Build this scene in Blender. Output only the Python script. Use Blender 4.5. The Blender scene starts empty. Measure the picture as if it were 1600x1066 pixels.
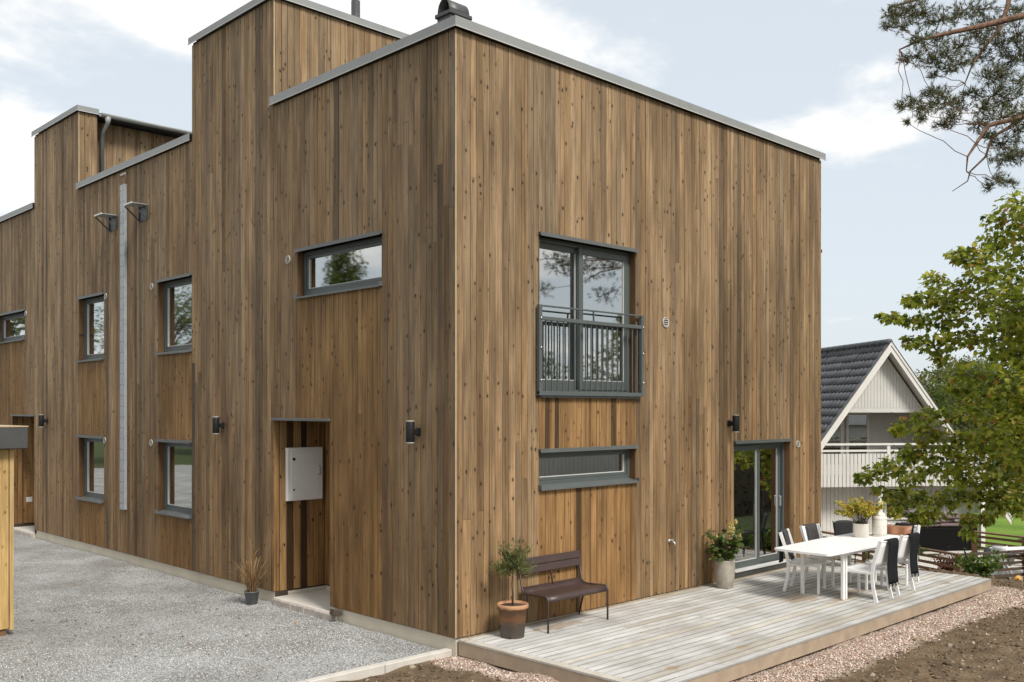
import bpy, bmesh, math, random
import numpy as np
from mathutils import Vector, Matrix

random.seed(11)
rng = np.random.default_rng(11)
R = math.radians
S = bpy.context.scene
COL = S.collection

# ------------------------------------------------------------------ camera
cam_d = bpy.data.cameras.new("camera")
cam_d.sensor_width = 36.0
cam_d.lens = 1513.97 / 1600 * 36.0
cam_d.shift_y = 105.8 / 1600
cam_d.clip_end = 2000
cam_d.clip_start = 0.1
cam = bpy.data.objects.new("camera", cam_d)
cam.location = (-7.606, -8.768, 2.928)
cam.rotation_euler = (R(90), 0, R(-44.27))
COL.objects.link(cam)
S.camera = cam

# ------------------------------------------------------------------ light
SUN_TO = Vector((-0.09, -0.66, 0.74)).normalized()
world = bpy.data.worlds.new("World")
S.world = world
world.use_nodes = True
wt = world.node_tree
wt.nodes.clear()
sun_d = bpy.data.lights.new("sun", 'SUN')
sun_d.energy = 1.9
sun_d.angle = R(16)
sun_d.color = (1.0, 0.95, 0.88)
sun = bpy.data.objects.new("sun", sun_d)
sun.rotation_euler = (-SUN_TO).to_track_quat('-Z', 'Y').to_euler()
sun.location = (0, -20, 30)
COL.objects.link(sun)
S.view_settings.view_transform = 'Standard'
S.view_settings.look = 'None'
S.view_settings.gamma = 1.0
S.view_settings.exposure = 1.1
S.view_settings.use_curve_mapping = False


class NT:
    """small helper for node trees"""
    def __init__(self, tree):
        self.t = tree

    def n(self, typ, ins=None, **props):
        nd = self.t.nodes.new(typ)
        for k, v in props.items():
            setattr(nd, k, v)
        for k, v in (ins or {}).items():
            sock = nd.inputs[k]
            if isinstance(v, bpy.types.NodeSocket):
                self.t.links.new(v, sock)
            elif isinstance(v, (tuple, list)) and sock.type == 'RGBA' and len(v) == 3:
                sock.default_value = (*v, 1)
            else:
                sock.default_value = v
        return nd

    def math(self, op, a, b=None, c=None, clamp=False):
        ins = {0: a}
        if b is not None:
            ins[1] = b
        if c is not None:
            ins[2] = c
        return self.n('ShaderNodeMath', ins, operation=op, use_clamp=clamp).outputs[0]

    def mix(self, fac, a, b, blend='MIX'):
        nd = self.n('ShaderNodeMix', data_type='RGBA', blend_type=blend)
        for idx, v in ((0, fac), (6, a), (7, b)):
            sock = nd.inputs[idx]
            if isinstance(v, bpy.types.NodeSocket):
                self.t.links.new(v, sock)
            elif isinstance(v, (tuple, list)):
                sock.default_value = (*v[:3], 1)
            else:
                sock.default_value = v
        return nd.outputs[2]

    def vmath(self, op, a, b=None, scale=None):
        ins = {0: a}
        if b is not None:
            ins[1] = b
        nd = self.n('ShaderNodeVectorMath', ins, operation=op)
        if scale is not None:
            if isinstance(scale, bpy.types.NodeSocket):
                self.t.links.new(scale, nd.inputs[3])
            else:
                nd.inputs[3].default_value = scale
        return nd.outputs[0]

    def ramp(self, fac, lo, hi, smooth=True):
        nd = self.n('ShaderNodeMapRange', {0: fac, 1: lo, 2: hi, 3: 0.0, 4: 1.0},
                    interpolation_type='SMOOTHSTEP' if smooth else 'LINEAR')
        return nd.outputs[0]

    def noise(self, vec, scale, detail=3.0, rough=0.55, dist=0.0):
        return self.n('ShaderNodeTexNoise', {'Vector': vec, 'Scale': scale, 'Detail': detail, 'Roughness': rough, 'Distortion': dist}).outputs[0]


# sky: Nishita with broken white cloud over it, the same all round
w = NT(wt)
tc = w.n('ShaderNodeTexCoord').outputs['Generated']
sep = w.n('ShaderNodeSeparateXYZ', {0: tc})
zc = w.math('ADD', w.math('MAXIMUM', sep.outputs[2], 0.0), 0.22)
cx = w.math('DIVIDE', sep.outputs[0], zc)
cy = w.math('DIVIDE', sep.outputs[1], zc)
cv = w.n('ShaderNodeCombineXYZ', {0: cx, 1: cy, 2: 1.7}).outputs[0]
c1 = w.noise(cv, 1.0, 6.0, 0.52, 0.25)
c2 = w.noise(cv, 4.5, 5.0, 0.6, 0.2)
csum = w.math('ADD', w.math('MULTIPLY', c1, 0.82), w.math('MULTIPLY', c2, 0.18))
cmask = w.ramp(csum, 0.475, 0.57)
sky = w.n('ShaderNodeTexSky', sky_type='NISHITA', sun_disc=False,
          sun_elevation=math.asin(SUN_TO.z), sun_rotation=math.atan2(SUN_TO.x, SUN_TO.y),
          air_density=1.0, dust_density=2.0, ozone_density=1.2)
skyc = w.vmath('SCALE', sky.outputs[0], scale=0.06)
# thin high veil whitens the blue everywhere
veil = w.mix(0.76, skyc, (0.405, 0.436, 0.460))
thick = w.ramp(c2, 0.35, 0.7)
cloud = w.mix(thick, (0.49, 0.49, 0.485), (0.56, 0.552, 0.535))
allsky = w.mix(cmask, veil, cloud)
bg = w.n('ShaderNodeBackground', {'Color': allsky, 'Strength': 1.0})
wo = w.n('ShaderNodeOutputWorld', {'Surface': bg.outputs[0]})

# ------------------------------------------------------------------ materials


def new_mat(name):
    m = bpy.data.materials.new(name)
    m.use_nodes = True
    m.node_tree.nodes.clear()
    return m, NT(m.node_tree)


def finish(m, t, color, rough=0.6, normal=None, metallic=0.0, spec=0.5, extra=None):
    ins = {'Base Color': color, 'Roughness': rough, 'Metallic': metallic, 'Specular IOR Level': spec}
    b = t.n('ShaderNodeBsdfPrincipled', ins)
    if normal is not None:
        t.t.links.new(normal, b.inputs['Normal'])
    out = t.n('ShaderNodeOutputMaterial', {'Surface': b.outputs[0]})
    return m


def bump(t, h, strength=0.3, dist=0.01):
    return t.n('ShaderNodeBump', {'Height': h, 'Strength': strength, 'Distance': dist}).outputs[0]


def plain(name, color, rough=0.6, var=0.08, scale=6.0, metallic=0.0, spec=0.5, bumps=0.0, fine=60.0):
    """even surface with faint blotches, dust and fine relief"""
    m, t = new_mat(name)
    p = t.n('ShaderNodeNewGeometry').outputs['Position']
    a = t.noise(p, scale, 4.0)
    b = t.noise(p, fine, 2.0)
    f = t.math('ADD', t.math('MULTIPLY', a, 0.7), t.math('MULTIPLY', b, 0.3))
    f = t.ramp(f, 0.3, 0.7, False)
    lo = tuple(c * (1 - var) for c in color)
    hi = tuple(min(1, c * (1 + var)) for c in color)
    col = t.mix(f, lo, hi)
    r = t.math('ADD', rough - 0.06, t.math('MULTIPLY', a, 0.12))
    return finish(m, t, col, r, bump(t, b, bumps, 0.004) if bumps else None, metallic, spec)


def wood_board(name, knots=1.0, weather=True, rough=0.78, streak=1.0):
    """vertical boards: tint comes from each board's own object colour"""
    m, t = new_mat(name)
    oi = t.n('ShaderNodeObjectInfo')
    rnd = oi.outputs['Random']
    oc = t.n('ShaderNodeTexCoord').outputs['Object']
    off = t.n('ShaderNodeCombineXYZ', {0: t.math('MULTIPLY', rnd, 53.0), 1: 0.0, 2: t.math('MULTIPLY', rnd, 217.0)}).outputs[0]
    p = t.vmath('ADD', oc, off)
    pos = t.n('ShaderNodeNewGeometry').outputs['Position']
    ps = t.n('ShaderNodeSeparateXYZ', {0: pos})
    grain = t.noise(t.vmath('MULTIPLY', p, (70, 6, 1.3)), 1.0, 4.0, 0.6, 0.4)
    band = t.noise(t.vmath('MULTIPLY', p, (30, 2, 0.26)), 1.0, 4.0, 0.62, 0.6)
    blot = t.noise(t.vmath('MULTIPLY', p, (7, 2, 1.1)), 1.0, 4.0, 0.6)
    base = oi.outputs['Color']
    if weather:
        # bleached towards the top, fresher orange stain left low down and under sills
        zz = t.math('ADD', ps.outputs[2], t.math('MULTIPLY', t.math('SUBTRACT', blot, 0.5), 3.2))
        low = t.math('SUBTRACT', 1.0, t.ramp(zz, 0.6, 5.2))
        base = t.mix(t.math('MULTIPLY', low, 0.75), base, t.mix(1.0, base, (0.945, 0.835, 0.68), 'MULTIPLY'))
    if weather:
        st1 = t.noise(t.vmath('MULTIPLY', pos, (1.6, 1.6, 0.28)), 1.0, 5.0, 0.62, 0.3)
        st2 = t.noise(t.vmath('MULTIPLY', pos, (6.5, 6.5, 0.5)), 1.0, 4.0, 0.6, 0.2)
        stn = t.math('ADD', t.math('MULTIPLY', st1, 0.55), t.math('MULTIPLY', st2, 0.45))
        base = t.mix(1.0, base, t.mix(t.ramp(stn, 0.34, 0.64), (0.62, 0.60, 0.57), (1.16, 1.16, 1.14)), 'MULTIPLY')
    g = t.ramp(grain, 0.30, 0.72, False)
    col = t.mix(1.0, base, t.mix(g, (0.70, 0.68, 0.65), (1.20, 1.19, 1.17)), 'MULTIPLY')
    bl = t.ramp(blot, 0.35, 0.7)
    col = t.mix(1.0, col, t.mix(bl, (0.80, 0.78, 0.76), (1.14, 1.14, 1.12)), 'MULTIPLY')
    # dark wet-looking streaks
    sk = t.math('MULTIPLY', t.ramp(band, 0.53, 0.68), 0.72 * streak)
    col = t.mix(sk, col, t.mix(1.0, col, (0.47, 0.43, 0.39), 'MULTIPLY'))
    pale = t.math('MULTIPLY', t.math('SUBTRACT', 1.0, t.ramp(band, 0.30, 0.42)), 0.5 * streak)
    col = t.mix(pale, col, t.mix(1.0, col, (1.38, 1.36, 1.30), 'MULTIPLY'))
    # knots
    kv = t.n('ShaderNodeTexVoronoi', {'Vector': t.vmath('MULTIPLY', p, (1, 0, 0.66)), 'Scale': 13.0, 'Randomness': 1.0}, feature='F1')
    kd = kv.outputs['Distance']
    kc = t.n('ShaderNodeSeparateColor', {0: kv.outputs['Color']})
    kmod = t.math('MULTIPLY', t.math('SUBTRACT', t.noise(t.vmath('MULTIPLY', p, (5, 1, 0.9)), 1.0, 3.0), 0.5), 1.7)
    keep = t.ramp(t.math('ADD', kc.outputs[0], kmod), 0.42, 0.48)
    size = t.math('ADD', 0.075, t.math('MULTIPLY', t.math('POWER', kc.outputs[1], 2.0), 0.20))
    wob = t.math('MULTIPLY', t.math('SUBTRACT', t.noise(p, 70.0, 3.0), 0.5), 0.26)
    kk = t.math('SUBTRACT', 1.0, t.ramp(t.math('DIVIDE', t.math('ADD', kd, wob), size), 0.55, 1.05))
    halo = t.math('SUBTRACT', 1.0, t.ramp(t.math('DIVIDE', kd, size), 0.9, 2.3))
    kk = t.math('MULTIPLY', t.math('MULTIPLY', kk, keep), 0.95 * knots)
    halo = t.math('MULTIPLY', t.math('MULTIPLY', halo, keep), 0.22 * knots)
    col = t.mix(halo, col, t.mix(1.0, col, (0.60, 0.50, 0.40), 'MULTIPLY'))
    col = t.mix(kk, col, (0.030, 0.020, 0.013))
    h = t.math('SUBTRACT', grain, t.math('MULTIPLY', kk, 0.5))
    return finish(m, t, col, rough, bump(t, h, 0.30, 0.006), spec=0.25)


M = {}
M['clad'] = wood_board('cladding_wood')
M['fresh'] = wood_board('shed_wood', knots=0.6, weather=False, rough=0.7, streak=0.5)

# pale tongue between boards: patches of bare pine, mostly dark
m, t = new_mat('board_tongue_wood')
pos = t.n('ShaderNodeNewGeometry').outputs['Position']
nz = t.noise(t.vmath('MULTIPLY', pos, (9, 9, 0.32)), 1.0, 3.0, 0.6)
nf = t.noise(t.vmath('MULTIPLY', pos, (9, 9, 6)), 1.0, 3.0, 0.6)
f = t.ramp(nz, 0.49, 0.57)
lightw = t.mix(nf, (0.34, 0.235, 0.125), (0.47, 0.35, 0.20))
M['tongue'] = finish(m, t, t.mix(f, (0.14, 0.094, 0.057), lightw), 0.8, spec=0.2)

# deck boards
m, t = new_mat('weathered_deck_wood')
oi = t.n('ShaderNodeObjectInfo')
oc = t.n('ShaderNodeTexCoord').outputs['Object']
off = t.n('ShaderNodeCombineXYZ', {0: t.math('MULTIPLY', oi.outputs['Random'], 97.0), 1: t.math('MULTIPLY', oi.outputs['Random'], 31.0), 2: 0.0}).outputs[0]
p = t.vmath('ADD', oc, off)
pos = t.n('ShaderNodeNewGeometry').outputs['Position']
grain = t.noise(t.vmath('MULTIPLY', p, (1.6, 60, 60)), 1.0, 4.0, 0.6, 0.4)
blot = t.noise(pos, 1.7, 5.0, 0.6)
blot2 = t.noise(pos, 7.0, 4.0, 0.6)
col = t.mix(1.0, oi.outputs['Color'], t.mix(t.ramp(grain, 0.3, 0.7, False), (0.72, 0.71, 0.69), (1.10, 1.10, 1.10)), 'MULTIPLY')
col = t.mix(1.0, col, t.mix(t.ramp(blot, 0.32, 0.68), (0.80, 0.775, 0.74), (1.08, 1.08, 1.08)), 'MULTIPLY')
ey_ = t.n('ShaderNodeSeparateXYZ', {0: oc}).outputs[1]
ed = t.math('MINIMUM', t.math('ABSOLUTE', ey_), t.math('ABSOLUTE', t.math('ADD', ey_, 0.112)))
ed = t.math('ADD', ed, t.math('MULTIPLY', t.math('SUBTRACT', t.noise(t.vmath('MULTIPLY', pos, (2.2, 9, 1)), 1.0, 4.0, 0.65), 0.5), 0.030))
col = t.mix(t.math('MULTIPLY', t.math('SUBTRACT', 1.0, t.ramp(ed, 0.002, 0.014)), 0.62), col, (0.16, 0.15, 0.13))
sm = None
for (sx, sy, rx, ry) in ((5.30, -1.62, .42, .20), (5.62, -2.02, .40, .13), (2.18, -2.57, .16, .07), (0.82, -2.57, .12, .07), (6.3, -1.9, .5, .16), (8.0, -2.6, .10, .05), (1.5, -0.35, .6, .14)):
    d = t.vmath('MULTIPLY', t.vmath('SUBTRACT', pos, (sx, sy, 0.165)), (1 / rx, 1 / ry, 0))
    ln = t.n('ShaderNodeVectorMath', {0: d}, operation='LENGTH').outputs[1]
    v = t.math('ADD', ln, t.math('MULTIPLY', t.math('SUBTRACT', blot2, 0.5), 2.6))
    v = t.math('SUBTRACT', 1.0, t.ramp(v, 0.55, 0.95))
    sm = v if sm is None else t.math('MAXIMUM', sm, v)
col = t.mix(t.math('MULTIPLY', sm, 0.62), col, (0.27, 0.185, 0.10))
# paw-sized dried marks wandering across the middle
mk = t.n('ShaderNodeTexVoronoi', {'Vector': pos, 'Scale': 11.0}, feature='F1')
mkc = t.n('ShaderNodeSeparateColor', {0: mk.outputs['Color']})
d = t.vmath('MULTIPLY', t.vmath('SUBTRACT', pos, (1.75, -1.15, 0.165)), (1.2, 0.8, 0))
ln = t.n('ShaderNodeVectorMath', {0: d}, operation='LENGTH').outputs[1]
near = t.math('SUBTRACT', 1.0, t.ramp(ln, 0.35, 0.85))
mm = t.math('MULTIPLY', t.math('MULTIPLY', t.math('SUBTRACT', 1.0, t.ramp(mk.outputs['Distance'], 0.18, 0.34)), t.ramp(mkc.outputs[0], 0.55, 0.6)), near)
col = t.mix(t.math('MULTIPLY', mm, 0.55), col, (0.20, 0.16, 0.12))
M['deck'] = finish(m, t, col, 0.72, bump(t, grain, 0.35, 0.006), spec=0.3)


# loose ground
def speckle(name, c_lo, c_mid, c_hi, scale, patch=None, patch_col=None, bstr=0.8, bd=0.02):
    m, t = new_mat(name)
    pos = t.n('ShaderNodeNewGeometry').outputs['Position']
    v = t.n('ShaderNodeTexVoronoi', {'Vector': pos, 'Scale': scale, 'Randomness': 1.0}, feature='F1')
    vc = t.n('ShaderNodeSeparateColor', {0: v.outputs['Color']})
    c = t.mix(t.ramp(vc.outputs[0], 0.0, 0.5, False), c_lo, c_mid)
    c = t.mix(t.ramp(vc.outputs[1], 0.55, 1.0, False), c, c_hi)
    gap = t.ramp(v.outputs['Distance'], 0.35, 0.75)
    c = t.mix(t.math('MULTIPLY', gap, 0.55), c, t.mix(1.0, c, (0.35, 0.33, 0.31), 'MULTIPLY'))
    big = t.noise(pos, 0.9, 5.0, 0.6)
    c = t.mix(1.0, c, t.mix(t.ramp(big, 0.3, 0.7), (0.70, 0.685, 0.655), (1.10, 1.10, 1.10)), 'MULTIPLY')
    if patch:
        pn = t.noise(t.vmath('MULTIPLY', pos, (0.8, 1.3, 1)), patch[0], 5.0, 0.65)
        c = t.mix(t.math('MULTIPLY', t.ramp(pn, patch[1], patch[2]), 0.6), c, patch_col)
    h = t.math('SUBTRACT', 1.0, v.outputs['Distance'])
    return finish(m, t, c, 0.9, bump(t, h, bstr, bd), spec=0.2)


M['gravel'] = speckle('grey_gravel', (0.19, 0.19, 0.186), (0.42, 0.424, 0.415), (0.62, 0.623, 0.61), 66.0, (1.3, 0.60, 0.72), (0.20, 0.165, 0.12))

m, t = new_mat('earth_and_pink_gravel')
pos = t.n('ShaderNodeNewGeometry').outputs['Position']
ps = t.n('ShaderNodeSeparateXYZ', {0: pos})
v = t.n('ShaderNodeTexVoronoi', {'Vector': pos, 'Scale': 34.0}, feature='F1')
vc = t.n('ShaderNodeSeparateColor', {0: v.outputs['Color']})
pk = t.mix(t.ramp(vc.outputs[0], 0.0, 0.6, False), (0.26, 0.18, 0.135), (0.47, 0.355, 0.285))
pk = t.mix(t.ramp(vc.outputs[1], 0.6, 1.0, False), pk, (0.60, 0.52, 0.45))
pk = t.mix(t.math('MULTIPLY', t.ramp(v.outputs['Distance'], 0.4, 0.8), 0.6), pk, (0.10, 0.075, 0.055))
e1 = t.noise(pos, 3.0, 6.0, 0.65)
e2 = t.noise(pos, 26.0, 5.0, 0.7)
earth = t.mix(t.ramp(e1, 0.3, 0.7), (0.098, 0.070, 0.044), (0.185, 0.138, 0.088))
earth = t.mix(1.0, earth, t.mix(t.ramp(e2, 0.25, 0.75, False), (0.55, 0.52, 0.5), (1.45, 1.42, 1.38)), 'MULTIPLY')
# distance outside the deck rectangle x -0.02..8.98, y -3.02..0.1
dx = t.math('MAXIMUM', t.math('SUBTRACT', -0.02, ps.outputs[0]), t.math('MULTIPLY', t.math('SUBTRACT', ps.outputs[0], 8.98), 0.8))
dy = t.math('MULTIPLY', t.math('SUBTRACT', -3.02, ps.outputs[1]), 0.56)
dd = t.math('MAXIMUM', dx, dy)
n2 = t.noise(pos, 2.2, 5.0, 0.7)
dd = t.math('ADD', dd, t.math('MULTIPLY', t.math('SUBTRACT', n2, 0.5), 0.34))
pm = t.math('SUBTRACT', 1.0, t.ramp(dd, 0.28, 0.37))
pm = t.math('MULTIPLY', pm, t.math('SUBTRACT', 1.0, t.ramp(ps.outputs[0], 9.2, 9.7)))
col = t.mix(pm, earth, pk)
# turf over the far ground
gr1 = t.noise(pos, 0.35, 4.0, 0.6)
gr2 = t.noise(pos, 14.0, 4.0, 0.7)
turf = t.mix(gr2, (0.028, 0.042, 0.014), (0.075, 0.092, 0.03))
rad = t.n('ShaderNodeVectorMath', {0: t.vmath('MULTIPLY', t.vmath('SUBTRACT', pos, (2, -4, 0)), (1, 1, 0))}, operation='LENGTH').outputs[1]
far = t.ramp(t.math('ADD', rad, t.math('MULTIPLY', t.math('SUBTRACT', gr1, 0.5), 9.0)), 13.5, 17.0)
col = t.mix(far, col, turf)
h = t.math('ADD', t.math('MULTIPLY', e2, 0.8), t.math('MULTIPLY', t.math('MULTIPLY', t.math('SUBTRACT', 1.0, v.outputs['Distance']), pm), 0.9))
M['ground'] = finish(m, t, col, 0.95, bump(t, h, 0.9, 0.03), spec=0.15)

m, t = new_mat('lawn_grass')
pos = t.n('ShaderNodeNewGeometry').outputs['Position']
a = t.noise(pos, 0.5, 4.0, 0.6)
b = t.noise(pos, 18.0, 4.0, 0.7)
c = t.mix(t.ramp(a, 0.3, 0.7), (0.095, 0.175, 0.020), (0.165, 0.245, 0.035))
c = t.mix(1.0, c, t.mix(b, (0.62, 0.64, 0.6), (1.35, 1.35, 1.3)), 'MULTIPLY')
M['lawn'] = finish(m, t, c, 0.9, bump(t, b, 0.8, 0.04), spec=0.2)

# stones: colour attribute
m, t = new_mat('loose_stone')
at = t.n('ShaderNodeAttribute', attribute_name='tint').outputs['Color']
M['stone'] = finish(m, t, at, 0.9, spec=0.2)


def leafmat(name, trans=0.35, rough=0.5):
    m, t = new_mat(name)
    at = t.n('ShaderNodeAttribute', attribute_name='tint').outputs['Color']
    pos = t.n('ShaderNodeNewGeometry').outputs['Position']
    nz = t.noise(pos, 40.0, 2.0)
    c = t.mix(1.0, at, t.mix(nz, (0.8, 0.8, 0.8), (1.2, 1.2, 1.2)), 'MULTIPLY')
    b = t.n('ShaderNodeBsdfPrincipled', {'Base Color': c, 'Roughness': rough, 'Specular IOR Level': 0.35})
    tr = t.n('ShaderNodeBsdfTranslucent', {'Color': t.mix(1.0, c, (1.2, 1.15, 0.7), 'MULTIPLY')})
    mx = t.n('ShaderNodeMixShader', {0: trans, 1: b.outputs[0], 2: tr.outputs[0]})
    t.n('ShaderNodeOutputMaterial', {'Surface': mx.outputs[0]})
    return m


M['leaf'] = leafmat('leaf', 0.52)
M['needle'] = leafmat('needle', 0.12, 0.6)
M['dryleaf'] = leafmat('dry_blade', 0.25, 0.7)

# bark
m, t = new_mat('bark')
oc = t.n('ShaderNodeTexCoord').outputs['Object']
a = t.noise(t.vmath('MULTIPLY', oc, (14, 14, 3)), 1.0, 5.0, 0.65)
c = t.mix(t.ramp(a, 0.3, 0.7), (0.045, 0.032, 0.024), (0.17, 0.125, 0.095))
M['bark'] = finish(m, t, c, 0.9, bump(t, a, 0.8, 0.02), spec=0.2)
m, t = new_mat('pine_bark')
oc = t.n('ShaderNodeTexCoord').outputs['Object']
a = t.noise(t.vmath('MULTIPLY', oc, (16, 16, 16)), 1.0, 5.0, 0.65)
c = t.mix(t.ramp(a, 0.3, 0.7), (0.07, 0.040, 0.026), (0.22, 0.13, 0.085))
M['pinebark'] = finish(m, t, c, 0.9, bump(t, a, 0.8, 0.02), spec=0.2)

# glass: coated double glazing, part mirror and part clear
m, t = new_mat('window_glass')
fr = t.n('ShaderNodeFresnel', {'IOR': 1.55}).outputs[0]
fac = t.math('ADD', 0.43, t.math('MULTIPLY', fr, 1.6), clamp=True)
pos = t.n('ShaderNodeNewGeometry').outputs['Position']
wv = t.noise(pos, 1.3, 2.0)
gl = t.n('ShaderNodeBsdfGlossy', {'Color': (0.93, 0.95, 0.94), 'Roughness': 0.025})
t.t.links.new(bump(t, wv, 0.02, 0.03), gl.inputs['Normal'])
tr = t.n('ShaderNodeBsdfTransparent', {'Color': (0.80, 0.84, 0.82)})
mx = t.n('ShaderNodeMixShader', {0: fac, 1: tr.outputs[0], 2: gl.outputs[0]})
t.n('ShaderNodeOutputMaterial', {'Surface': mx.outputs[0]})
M['glass'] = m

M['flash'] = plain('zinc_flashing', (0.245, 0.25, 0.242), 0.45, 0.10, 2.5, 0.0, 0.5)
M['flashdark'] = plain('dark_sheet_metal', (0.055, 0.056, 0.055), 0.45, 0.15, 3.0)
M['frame'] = plain('grey_green_window_paint', (0.078, 0.091, 0.087), 0.42, 0.08, 4.0)
M['sill'] = plain('grey_sill_metal', (0.10, 0.108, 0.104), 0.38, 0.10, 5.0)
M['alu'] = plain('pale_aluminium', (0.55, 0.55, 0.53), 0.4, 0.06, 5.0)
M['rail'] = plain('grey_railing_paint', (0.080, 0.093, 0.091), 0.45, 0.08, 6.0)
M['black'] = plain('black_paint', (0.012, 0.012, 0.013), 0.55, 0.2, 8.0, spec=0.25)
M['sofa'] = plain('shaded_sofa_black', (0.006, 0.006, 0.006), 0.8, 0.3, 20.0, spec=0.1)  # deeper black puts the balcony's shade into the sofa colour
M['lens'] = plain('lamp_lens', (0.30, 0.28, 0.24), 0.4, 0.1, 8.0)
M['bolt'] = plain('zinc_bolt', (0.60, 0.60, 0.60), 0.3, 0.05, 8.0, 0.8)
M['galv'] = plain('galvanised_steel', (0.34, 0.355, 0.36), 0.45, 0.14, 9.0, 0.2)
M['dot'] = plain('hole_shadow', (0.05, 0.05, 0.05), 0.8, 0.1)
M['white'] = plain('white_paint', (0.80, 0.80, 0.785), 0.42, 0.03, 5.0)
M['offwhite'] = plain('off_white_cabinet_paint', (0.76, 0.745, 0.71), 0.5, 0.05, 4.0)
M['ventwhite'] = plain('vent_plastic', (0.46, 0.44, 0.40), 0.5, 0.06, 12.0)
M['core'] = plain('wall_core', (0.05, 0.036, 0.024), 0.9, 0.2)
M['plaster'] = plain('interior_plaster', (0.50, 0.49, 0.47), 0.9, 0.04, 2.0)
M['intfloor'] = plain('interior_floor', (0.36, 0.25, 0.14), 0.5, 0.12, 3.0)
M['concrete'] = plain('plinth_concrete', (0.54, 0.485, 0.385), 0.9, 0.14, 2.2, bumps=0.4)
M['slab'] = plain('step_concrete', (0.60, 0.56, 0.49), 0.9, 0.10, 2.5, bumps=0.3)
M['paver'] = plain('paver_stone', (0.42, 0.37, 0.33), 0.9, 0.22, 7.0, bumps=0.5)
M['kerb'] = plain('kerb_concrete', (0.50, 0.47, 0.42), 0.9, 0.16, 4.0, bumps=0.5)
M['benchm'] = plain('brown_bench_paint', (0.052, 0.032, 0.028), 0.42, 0.10, 6.0)
M['terracotta'] = None
m, t = new_mat('aged_terracotta')
pos = t.n('ShaderNodeNewGeometry').outputs['Position']
ps = t.n('ShaderNodeSeparateXYZ', {0: pos})
n1 = t.noise(t.vmath('MULTIPLY', pos, (9, 9, 16)), 1.0, 5.0, 0.65)
hz = t.math('ADD', t.math('MULTIPLY', ps.outputs[2], 1.0), t.math('MULTIPLY', t.math('SUBTRACT', n1, 0.5), 0.22))
c = t.mix(t.ramp(hz, 0.30, 0.40), (0.125, 0.105, 0.085), (0.27, 0.14, 0.075))
c = t.mix(t.math('MULTIPLY', t.ramp(hz, 0.41, 0.47), 0.7), c, (0.13, 0.085, 0.06))
c = t.mix(t.ramp(hz, 0.515, 0.545), c, (0.40, 0.215, 0.115))
c = t.mix(1.0, c, t.mix(n1, (0.8, 0.8, 0.8), (1.2, 1.2, 1.2)), 'MULTIPLY')
M['terracotta'] = finish(m, t, c, 0.85, bump(t, n1, 0.4, 0.008), spec=0.2)
M['stonepot'] = plain('weathered_stone_pot', (0.33, 0.295, 0.245), 0.9, 0.30, 9.0, bumps=0.6, fine=45)
M['greypot'] = plain('grey_plastic_pot', (0.12, 0.125, 0.125), 0.6, 0.12, 9.0)
M['soil'] = plain('soil', (0.06, 0.042, 0.03), 0.95, 0.3, 30.0, bumps=0.8)
M['cream'] = plain('cream_ceramic', (0.68, 0.64, 0.57), 0.55, 0.06, 14.0)
M['throw'] = plain('charcoal_wool', (0.016, 0.017, 0.018), 0.95, 0.3, 40.0, spec=0.08, bumps=0.5, fine=180)
M['greythrow'] = plain('dark_grey_weave', (0.060, 0.056, 0.056), 0.95, 0.2, 40.0, spec=0.1, bumps=0.5, fine=180)
M['leather'] = plain('brown_leather', (0.26, 0.115, 0.055), 0.5, 0.25, 9.0, bumps=0.3)
M['mauve'] = plain('mauve_cushion_cloth', (0.15, 0.105, 0.105), 0.9, 0.12, 6.0)
M['sidingw'] = plain('white_siding_paint', (0.56, 0.545, 0.51), 0.6, 0.07, 2.5)
M['bargew'] = plain('white_trim_paint', (0.66, 0.64, 0.60), 0.55, 0.05, 3.0)
M['tile'] = plain('charcoal_roof_tile', (0.095, 0.096, 0.102), 0.75, 0.28, 2.2)
M['fencew'] = plain('brown_fence_timber', (0.155, 0.080, 0.036), 0.75, 0.25, 6.0, bumps=0.3)
M['fenced'] = plain('dark_fence_timber', (0.065, 0.040, 0.026), 0.75, 0.25, 6.0, bumps=0.3)
M['fasciaw'] = plain('deck_edge_timber', (0.33, 0.255, 0.18), 0.8, 0.2, 5.0, bumps=0.3)
M['redroof'] = plain('red_roof_tiles', (0.30, 0.085, 0.045), 0.8, 0.2, 3.0)
M['corner'] = plain('pale_edge', (0.42, 0.32, 0.20), 0.8, 0.2, 5.0)  # light wood tone, paints the bright line on the house corners
M['copper'] = plain('copper_wire', (0.45, 0.22, 0.15), 0.5, 0.2, 5.0)

# ------------------------------------------------------------------ geometry helpers


def link(o, parent=None):
    COL.objects.link(o)
    if parent is not None:
        o.parent = parent
    return o


def tag(o, label=None, cat=None, group=None, kind=None):
    if label:
        o['label'] = label
    if cat:
        o['category'] = cat
    if group:
        o['group'] = group
    if kind:
        o['kind'] = kind
    return o


def thing(name, loc, label, cat, group=None, rz=0.0):
    o = bpy.data.objects.new(name, None)
    o.empty_display_size = 0.2
    o.location = loc
    o.rotation_euler = (0, 0, rz)
    link(o)
    return tag(o, label, cat, group)


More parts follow.
